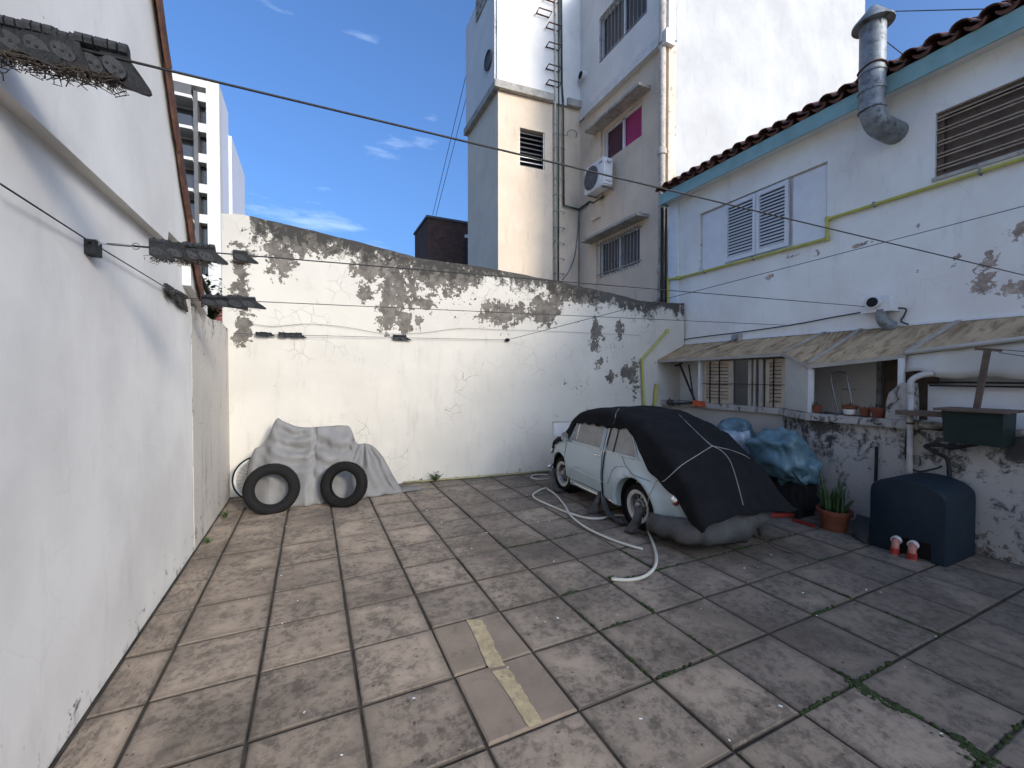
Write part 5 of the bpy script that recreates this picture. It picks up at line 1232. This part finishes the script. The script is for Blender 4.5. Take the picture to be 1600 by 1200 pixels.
# plank shelf, green box, pole
y1_ = onX(1404, 650, 6.24).y; y0_ = onX(1480, 650, 6.24).y-.1
tag(MB().box((6.16, y0_, 1.455), (6.42, y1_, 1.505)).build('plank', 'brown_wood', None), 'short brown plank sticking out level from the low wall', 'plank')
ga = onX(1475, 670, 6.10); gb = onX(1566, 670, 6.10)
bx_ = thing('meter_box', 'dark green box with overhanging lid mounted on the low wall', 'box', (6.25, (ga.y+gb.y)/2, 1.20))
MB().hexa([(6.10, gb.y, 1.20), (6.42, gb.y, 1.20), (6.42, ga.y, 1.20), (6.10, ga.y, 1.20), (6.09, gb.y-.01, 1.535), (6.42, gb.y-.01, 1.535), (6.42, ga.y+.02, 1.535), (6.09, ga.y+.02, 1.535)]).build('case', 'green_box', bx_)
MB().box((6.04, gb.y-.05, 1.536), (6.46, ga.y+.07, 1.562)).build('lid', 'brown_wood', bx_)
pa_ = onX(1526, 640, 6.32); pb_ = onX(1543, 547, 6.32)
po = thing('leaning_pole', 'dark wooden pole with short crossbar rising behind the green box', 'pole', (pa_.x, pa_.y, 1.4))
MB().bar((6.32, pa_.y, 1.565), pb_, .045, .045, (1, 0, 0)).build('shaft', 'brown_wood', po); MB().bar(pb_+Vector((0, .09, .02)), pb_+Vector((0, -.10, -.01)), .035, .03).build('crossbar', 'brown_wood', po)
for k, zz in enumerate((0, -.03)): tag(MB().tube(spline([pb_+Vector((0, -.08, zz)), pb_+Vector((0, -.5, zz-.05-.03*k)), pb_+Vector((.0, -1.2, zz-.02))], 5), .004, 5).build('thin_wire', 'wire', None, True), ('upper' if k == 0 else 'lower')+' thin wire running right from the pole crossbar', 'wire')
# cable from the box
pts = [(6.30, ga.y-.2, 1.195), (6.33, ga.y+.0, 1.12), (6.36, ga.y+.12, 1.13), (6.34, ga.y+.24, 1.10), (6.35, ga.y+.12, 1.03), (6.36, ga.y+.05, .95), (6.37, ga.y+.04, .60), (6.37, ga.y+.04, .2)]
tag(MB().tube(spline(pts, 6), .020, 8).build('black_cable', 'wire', None, True), 'thick black cable looping down the wall from the green box', 'cable')
pts = [(6.34, yv+.03, 1.30), (6.34, yv+.04, .95), (6.34, yv-.05, .80), (6.35, yv-.22, .86), (6.36, ga.y+.10, .90)]
tag(MB().tube(spline(pts, 6), .010, 8).build('black_cable', 'wire', None, True), 'thin black cable curling round the white downpipe', 'cable')
# pots on the coping
for (px, py, r, h, mt, nm, lb) in ((1277, 637, .058, .105, 'terracotta', 'flower_pot', 'small terracotta pot standing alone on the coping'), (1328, 640, .085, .13, 'terracotta', 'flower_pot', 'terracotta pot with white painted band on the coping'), (1352, 641, .062, .11, 'terracotta', 'flower_pot', 'small middle terracotta pot beside the banded pot'), (1372, 643, .080, .12, 'terracotta', 'flower_pot', 'square-looking red pot nearest the stub pillar')):
    g_ = onX(px, py, 6.45); g_.z = LT+.105
    t = thing(nm, lb, 'pot', g_, 'pots along the coping')
    MB().lathe([(0, 0), (r*.68, 0), (r*.92, h*.74), (r*1.05, h*.74), (r*1.08, h), (r*.93, h), (r*.88, h*.85), (0, h*.84)], 18, Matrix.Translation(g_)).build('body', mt, t, 40)
    MB().lathe([(0, h*.93), (r*.9, h*.87)], 12, Matrix.Translation(g_)).build('soil', 'soil', t)
    if px == 1328: MB().lathe([(r*.72+.001, h*.10), (r*.90+.002, h*.62)], 18, Matrix.Translation(g_)).build('painted_band', 'trim', t, True)
    mb = MB(); rr = random.Random(px)
    for k in range(7):
        a = rr.uniform(0, 6.28); b0 = g_+Vector((.3*r*math.cos(a), .3*r*math.sin(a), h*.9)); d = Vector((math.cos(a)*.8, math.sin(a)*.8, rr.uniform(.3, 1)))*rr.uniform(.04, .08); s = Vector((-math.sin(a), math.cos(a), 0))*.008
        mb.add([b0, b0+d*.5+s, b0+d, b0+d*.5-s], [(0, 1, 2, 3)])
    mb.build('dry_leaves', 'twig', t)
# folded metal frame leaning under the awning
q0, q1 = onX(1312, 640, 6.75), onX(1336, 640, 6.75); ytop0, ytop1 = onX(1309, 568, 6.95), onX(1332, 568, 6.95)
wk = thing('folding_frame', 'folded grey tubular frame standing behind the flower pots', 'frame', (6.75, q0.y, 1.3))
MB().tube(spline([(6.75, q0.y, 1.30), (6.80, ytop0.y+.01, 1.88), (6.81, ytop0.y-.03, 1.95), (6.81, ytop1.y+.03, 1.95), (6.80, ytop1.y-.01, 1.88), (6.75, q1.y, 1.30)], 6), .014, 8).build('hoop', 'steel', wk, True)
MB().tube([(6.785, q0.y-.01, 1.72), (6.785, q1.y+.0, 1.72)], .011, 8).build('crossbar', 'steel', wk, True)
MB().tube(spline([(6.75, q0.y+.16, 1.39), (6.62, q0.y+.12, 1.39), (6.6, q0.y-.1, 1.39), (6.72, q1.y-.02, 1.39)], 5), .012, 8).build('foot_hoop', 'steel', wk, True)
# strimmer and tools at the far end of the wall
a = onX(1088, 634, 6.9); b = onX(1062, 569, 7.1); c = onX(1076, 570, 7.1)
st_ = thing('garden_strimmer', 'black garden tool with orange motor leaning at the far end of the coping', 'garden tool', a)
MB().bar(a+Vector((0, 0, .03)), b, .03, .03).build('shaft', 'wire', st_); MB().bar(a+Vector((.0, .05, .03)), c, .022, .022).build('second_shaft', 'wire', st_)
MB().hexa([a+Vector(q)+Vector((0, -.05, .0)) for q in ((-.07, -.16, .0), (.07, -.16, .0), (.07, .10, .0), (-.07, .10, .0), (-.04, -.10, .09), (.04, -.10, .09), (.05, .08, .11), (-.05, .08, .11))]).build('motor', 'orange', st_)
MB().bar(a+Vector((0, .1, .05)), onX(1046, 634, 6.9)+Vector((0, 0, .04)), .05, .05).build('boom', 'wire', st_)
mb = MB(); e_ = onX(1043, 630, 6.9)
for k in range(5): mb.bar(e_+Vector((0, -.04*k, -.06)), e_+Vector((0, -.04*k-.05, .12-.02*k)), .012, .012, (1, 0, 0))
mb.build('handle', 'wire', st_)
MB().tube([b+Vector((0, .12, -.03)), b, b+Vector((0, -.06, .02))], .02, 8).build('grip', 'wire', st_, True)

# ================================================================== WIRES AND BLACK PLASTIC STRIPS
def wire(name, pts, r, label, mat='wire', sag=0.0):
    P = []
    for a, b in zip(pts, pts[1:]):
        a, b = Vector(a), Vector(b)
        for k in range(14): f = k/14; P.append(a.lerp(b, f)-Vector((0, 0, sag*4*f*(1-f))))
    P.append(Vector(pts[-1])); return tag(MB().tube(P, r, 6).build(name, mat, None, True), label, 'wire')
A1, B1 = onX(0, 47, -1.05), onX(1600, 430, 7.58)
dAB = (B1-A1); Aext = A1-dAB*.004
wire('overhead_cable', [Aext, B1], .0060, 'black overhead cable crossing the sky from upper left to right house')
A2, B2 = onX(143, 379, -1.15), onX(1352, 479, 7.42); wire('overhead_wire', [A2, B2], .0045, 'thin wire from the wall turnbuckle across to the exhaust vent', 'wire')
A3, B3 = onX(288, 466, -1.15), onX(1226, 508, 7.58); wire('overhead_wire', [A3, B3], .0040, 'thin wire low across the boundary wall to the white house', 'wire')
A4 = onB(366, 521, .06); B4 = onB(793, 531, .05); wire('wall_wire', [A4, B4], .0040, 'thin wire strung along the boundary wall face', 'thinwire', .004)
B5 = onX(1600, 322, 7.56); wire('overhead_wire', [B4, B5], .0045, 'thin wire rising from hook on boundary wall to the right house')
A6, B6, C6 = onX(0, 287, -1.13), onX(143, 379, -1.14), onX(290, 468, -1.14); wire('wall_wire', [A6, B6, C6], .0045, 'dark wire running down along the tall left wall')
pts = spline([onB(x, y, .03) for x, y in ((392, 506), (430, 510), (480, 506), (540, 511), (600, 521), (660, 520), (720, 513), (780, 515), (850, 517), (1000, 524))], 6); tag(MB().tube(pts, .003, 5).build('slack_wire', 'thinwire', None, True), 'slack thin wire wandering across the boundary wall', 'wire')
wire('guy_wire', [onY(742, 60, 14.9), onY(676, 336, 20)], .012, 'left guy wire from stair tower down to the brick building', 'thinwire'); wire('guy_wire', [onY(768, 0, 14.9), onY(681, 337, 20)], .012, 'right guy wire from stair tower down to the brick building', 'thinwire')
wire('guy_wire', [onX(1384, 18, 9.0), onX(1540, 14, 9.0)], .008, 'level wire in the sky beside the flue cap', 'thinwire'); wire('guy_wire', [onX(1376, 58, 9.0), onX(1412, 86, 9.0)], .008, 'short slanting wire in the sky right of the flue', 'thinwire')
p = onB(793, 531, .03); tag(MB().lathe([(0, -.03), (.04, -.025), (.045, .02), (0, .035)], 9, Matrix.Translation(p)).build('wall_hook', 'black_plastic', None, True), 'black hook knob on the boundary wall holding a wire', 'hook')
def on_line(px, a, b):
    best = None
    for k in range(4001):
        q = a.lerp(b, k/4000*1.02-.01); v = q-C0
        f = v.x*math.sin(TH)+v.y*math.cos(TH); r = v.x*math.cos(TH)-v.y*math.sin(TH)
        if f > .05:
            e = abs(r/f*F+800-px)
            if best is None or e < best[0]: best = (e, q)
    return best[1]
def strip_thing(label, px0, px1, a, b, hpx, n, roots, seed, lift=.3, name='plastic_strip'):
    q0, q1 = on_line(px0, a, b), on_line(px1, a, b); d = (q1-q0); L_ = d.length; d = d.normalized(); rr = random.Random(seed)
    dist = (q0.lerp(q1, .5)-C0).length; hgt = hpx*dist/F*.93; t = thing(name, label, 'plastic strip', q0, 'black plastic pieces threaded on the wires')
    side = d.cross(Vector((0, 0, 1))).normalized(); up = side.cross(d)
    for k in range(n):
        c0, c1 = L_*k/n-L_*.03, L_*(k+1)/n+L_*.04/n; h0 = hgt*rr.uniform(.85, 1.1); th = .012; mb = MB()
        cw = c1-c0; nose = .75 if k == n-1 else .35; b_ = (1-lift)*h0; outl = [(c0, lift*h0*.8), (c0+cw*.3, lift*h0*.92), (c0+cw*.32, lift*h0*.78), (c0+cw*.66, lift*h0*.76), (c0+cw*.68, lift*h0*.9), (c1, lift*h0*.7), (c1+cw*.05, 0), (c1+cw*nose*.6, -b_*.45), (c1+cw*nose*.95, -b_*.78), (c1+cw*nose, -b_*.92), (c1+cw*nose*.85, -b_), (c1+cw*nose*.5, -b_*.98), (c0+cw*.4, -b_*.80), (c0, -b_*.62)]
        ox = rr.uniform(-.012, .012); tw = rr.uniform(-.15, .15)
        mb.prism([q0+d*u+up*v+side*(ox+tw*v-th/2) for u, v in outl], side*th)
        pl = mb.build('plate', 'black_plastic', t)
        for (fa, fb_) in ((.04, .30), (.36, .62), (.70, .97)):
            MB().tube([q0+d*(c0+cw*fa)+up*lift*h0*.55, q0+d*(c0+cw*fb_)+up*lift*h0*.55], h0*.13, 8).build('knuckle', 'worn_plastic', pl, 40)
        # raised bean-shaped leaf with holes
        for s in (-1, 1):
            cx = (c0+c1)/2; rows = []
            m2 = MB(); ring = [q0+d*(cx+(c1-c0)*.42*math.cos(a_))+up*(-.22*h0+h0*.20*math.sin(a_)-.10*h0*math.cos(a_))+side*(ox+s*(th/2+.006)) for a_ in [i*math.pi/8 for i in range(16)]]
            m2.prism(ring, side*(-s*.005)); rb_ = m2.build('rib', 'worn_plastic', pl)
            for j in range(3):
                cc = q0+d*(cx+(c1-c0)*(-.25+.25*j))+up*(-.22*h0-.10*h0*(-.6+.6*j))+side*(ox+s*(th/2+.0065))
                rad = h0*.035
                m3 = MB(); m3.prism([cc+d*rad*math.cos(a_)+up*rad*math.sin(a_) for a_ in [i*math.pi/4 for i in range(8)]], side*(s*.0015)); m3.build('hole', 'dark', pl)
    if roots:
        mb = MB()
        for k in range(roots):
            u = rr.uniform(.02, .92)*L_; p = q0+d*u+up*(-(1-lift)*hgt*.72)+side*rr.uniform(-.012, .012); pts = [p]
            for j in range(4): p = p+Vector((rr.uniform(-.02, .02), rr.uniform(-.02, .02), -rr.uniform(-.002, .016)))*(hgt/.14)+d*rr.uniform(-.02, .02)*(hgt/.14); pts.append(p)
            mb.tube(pts, .0014*max(.8, hgt/.14), 4)
        stuff(mb.build('dry_roots', 'twig', t))
    return t
strip_thing('large black perforated plastic strip with dangling roots at upper left', -30, 208, A1, B1, 46, 6, 260, 1, .38)
strip_thing('black plastic strip matted with dry grass hanging on turnbuckle wire', 240, 338, A2, B2, 28, 4, 150, 2, .45)
strip_thing('small black plastic piece with grass tuft at the left edge of boundary wall', 367, 388, A2, B2, 20, 1, 90, 3, .4)
strip_thing('black plastic strip hanging over the red brick patch', 318, 400, A3, B3, 20, 4, 30, 4, .4)
strip_thing('left short black clip piece on the boundary wall wire', 401, 425, A4, B4, 7, 3, 0, 5, .5)
strip_thing('second short black clip piece on the boundary wall wire', 437, 472, A4, B4, 8, 4, 0, 6, .5)
strip_thing('pair of black square pieces in the middle of the boundary wall wire', 615, 635, A4, B4, 11, 2, 0, 7, .5)
strip_thing('black clip cluster on the left wall wire right below turnbuckle', 260, 272, B6, C6, 16, 2, 12, 8, .4)
strip_thing('ragged black piece at the end of the left wall wire', 277, 298, B6, C6, 20, 3, 16, 9, .3)
# turnbuckle and bracket
tbk = thing('turnbuckle', 'steel turnbuckle and black bracket fixing the wire to left wall', 'turnbuckle', A2)
dd = (B2-A2).normalized(); s_ = dd.cross(Vector((0, 0, 1))).normalized()*.010
q = lambda px: on_line(px, A2, B2)
MB().box(tuple(A2+Vector((-.02, -.04, -.075))), tuple(A2+Vector((.03, .05, .01)))).build('bracket', 'black_plastic', tbk)
for s in (-1, 1): MB().tube([q(172)+s_*s*.4, q(178)+s_*s, q(204)+s_*s, q(210)+s_*s*.4], .005, 6).build('frame_rod', 'steel', tbk, True)
MB().tube([A2, q(176)], .005, 6).build('eye_bolt', 'steel', tbk, True); MB().tube([q(206), q(240)], .006, 6).build('end_bolt', 'black_plastic', tbk, True)
for px in (153, 216):
    c = q(px); MB().tube([c+dd*.018*math.cos(t)+Vector((0, 0, .018*math.sin(t))) for t in [i*math.pi/8 for i in range(17)]], .004, 5).build('ring', 'steel', tbk, True)
# ================================================================== WEEDS, MOSS, LITTER
def weed(name, label, g_, n, h, seed, cat='weed', leafw=.016, mat='leaf', spread=.8):
    rr = random.Random(seed); t = thing(name, label, cat, g_)
    st_ = MB(); lf = MB()
    for k in range(n):
        a = rr.uniform(0, 6.28); l_ = h*rr.uniform(.5, 1.1); lean = rr.uniform(.2, spread); P = [Vector(g_)+Vector((lean*l_*f*math.cos(a), lean*l_*f*math.sin(a), l_*f*(1-.25*f*lean))) for f in (0, .33, .66, 1)]
        st_.tube(P, [.003, .0026, .002, .001], 4)
        for j in range(7):
            f = rr.uniform(.25, 1); c = P[0].lerp(P[3], f); b = rr.uniform(0, 6.28); d = Vector((math.cos(b), math.sin(b), rr.uniform(-.1, .6)))*leafw*rr.uniform(1.5, 3); s = Vector((-math.sin(b), math.cos(b), 0))*leafw*rr.uniform(.5, .9)
            lf.add([c, c+d*.5+s, c+d, c+d*.5-s], [(0, 1, 2, 3)])
    st_.build('stems', mat, t); lf.build('leaves', mat, t); return t
p = onB(680, 752, .10); p.z = 0; weed('weed', 'leafy green weed at the foot of the boundary wall', p, 16, .20, 1, leafw=.022)
p = onZ(341, 812); p.x = -1.06; weed('weed', 'small weed tuft at the foot of left wall near the corner', p, 9, .13, 2)
p = onZ(313, 851); p.x = -1.08; weed('weed', 'tiny weed nearest the camera along the left wall foot', p, 6, .08, 3)
p = onZ(953, 905, 0); weed('weed', 'tiny moss tuft in the joint at the hose end', p, 8, .035, 4, leafw=.01)
p = onX(328, 452, -1.75); fern = weed('shrub', 'green shrub peeping over the low grey wall beside the house', Vector((-1.75, p.y, p.z-.70)), 110, 1.0, 5, 'shrub', .045, 'darkleaf', .55)
ms = MB(); rr = random.Random(3)
def moss_line(a, b, n, w):
    for k in range(n):
        p = a.lerp(b, rr.random())+Vector((rr.gauss(0, w), rr.gauss(0, w), 0)); s = rr.uniform(.006, .02); ms.lathe([(0, s*.55), (s*.7, s*.35), (s, -.012)], 6, Matrix.Translation((p.x, p.y, -.002)))
for (a, b, n, w) in (((1335, 1068), (1355, 1085), 60, .02), ((1350, 1075), (1405, 1110), 70, .02), ((1490, 1150), (1560, 1200), 90, .025), ((1395, 1100), (1440, 1125), 25, .01), ((1335, 1068), (1345, 1072), 20, .01)):
    moss_line(onZ(*a), onZ(*b), n, w)
for k in range(46):
    i_, j_ = rr.randint(5, 10), rr.randint(-3, 3); v_ = rr.random() < .5; q0 = Vector((X0+TS*i_, Y0+TS*j_, 0)); q1 = q0+(Vector((TS, 0, 0)) if v_ else Vector((0, TS, 0)))*rr.uniform(.3, 1)
    moss_line(q0, q1, rr.randint(5, 22), .004)
stuff(tag(ms.build('moss', 'moss', None), 'green moss growing in the paving joints at lower right', 'moss'))
lt_ = MB(); rr = random.Random(8)
for k in range(70):
    x, y = rr.uniform(-.9, 5.5), rr.uniform(.9, 6.2); s = rr.uniform(.004, .011)
    lt_.lathe([(0, s*.4), (s, s*.15), (s*.9, 0)], 5, Matrix.Translation((x, y, .0)) @ Matrix.Rotation(rr.random()*6, 4, 'Z') @ Matrix.Diagonal((1.4, .8, 1, 1)))
stuff(tag(lt_.build('paint_flakes', 'plain_white', None), 'white paint flakes and crumbs scattered over the tiles', 'litter'))
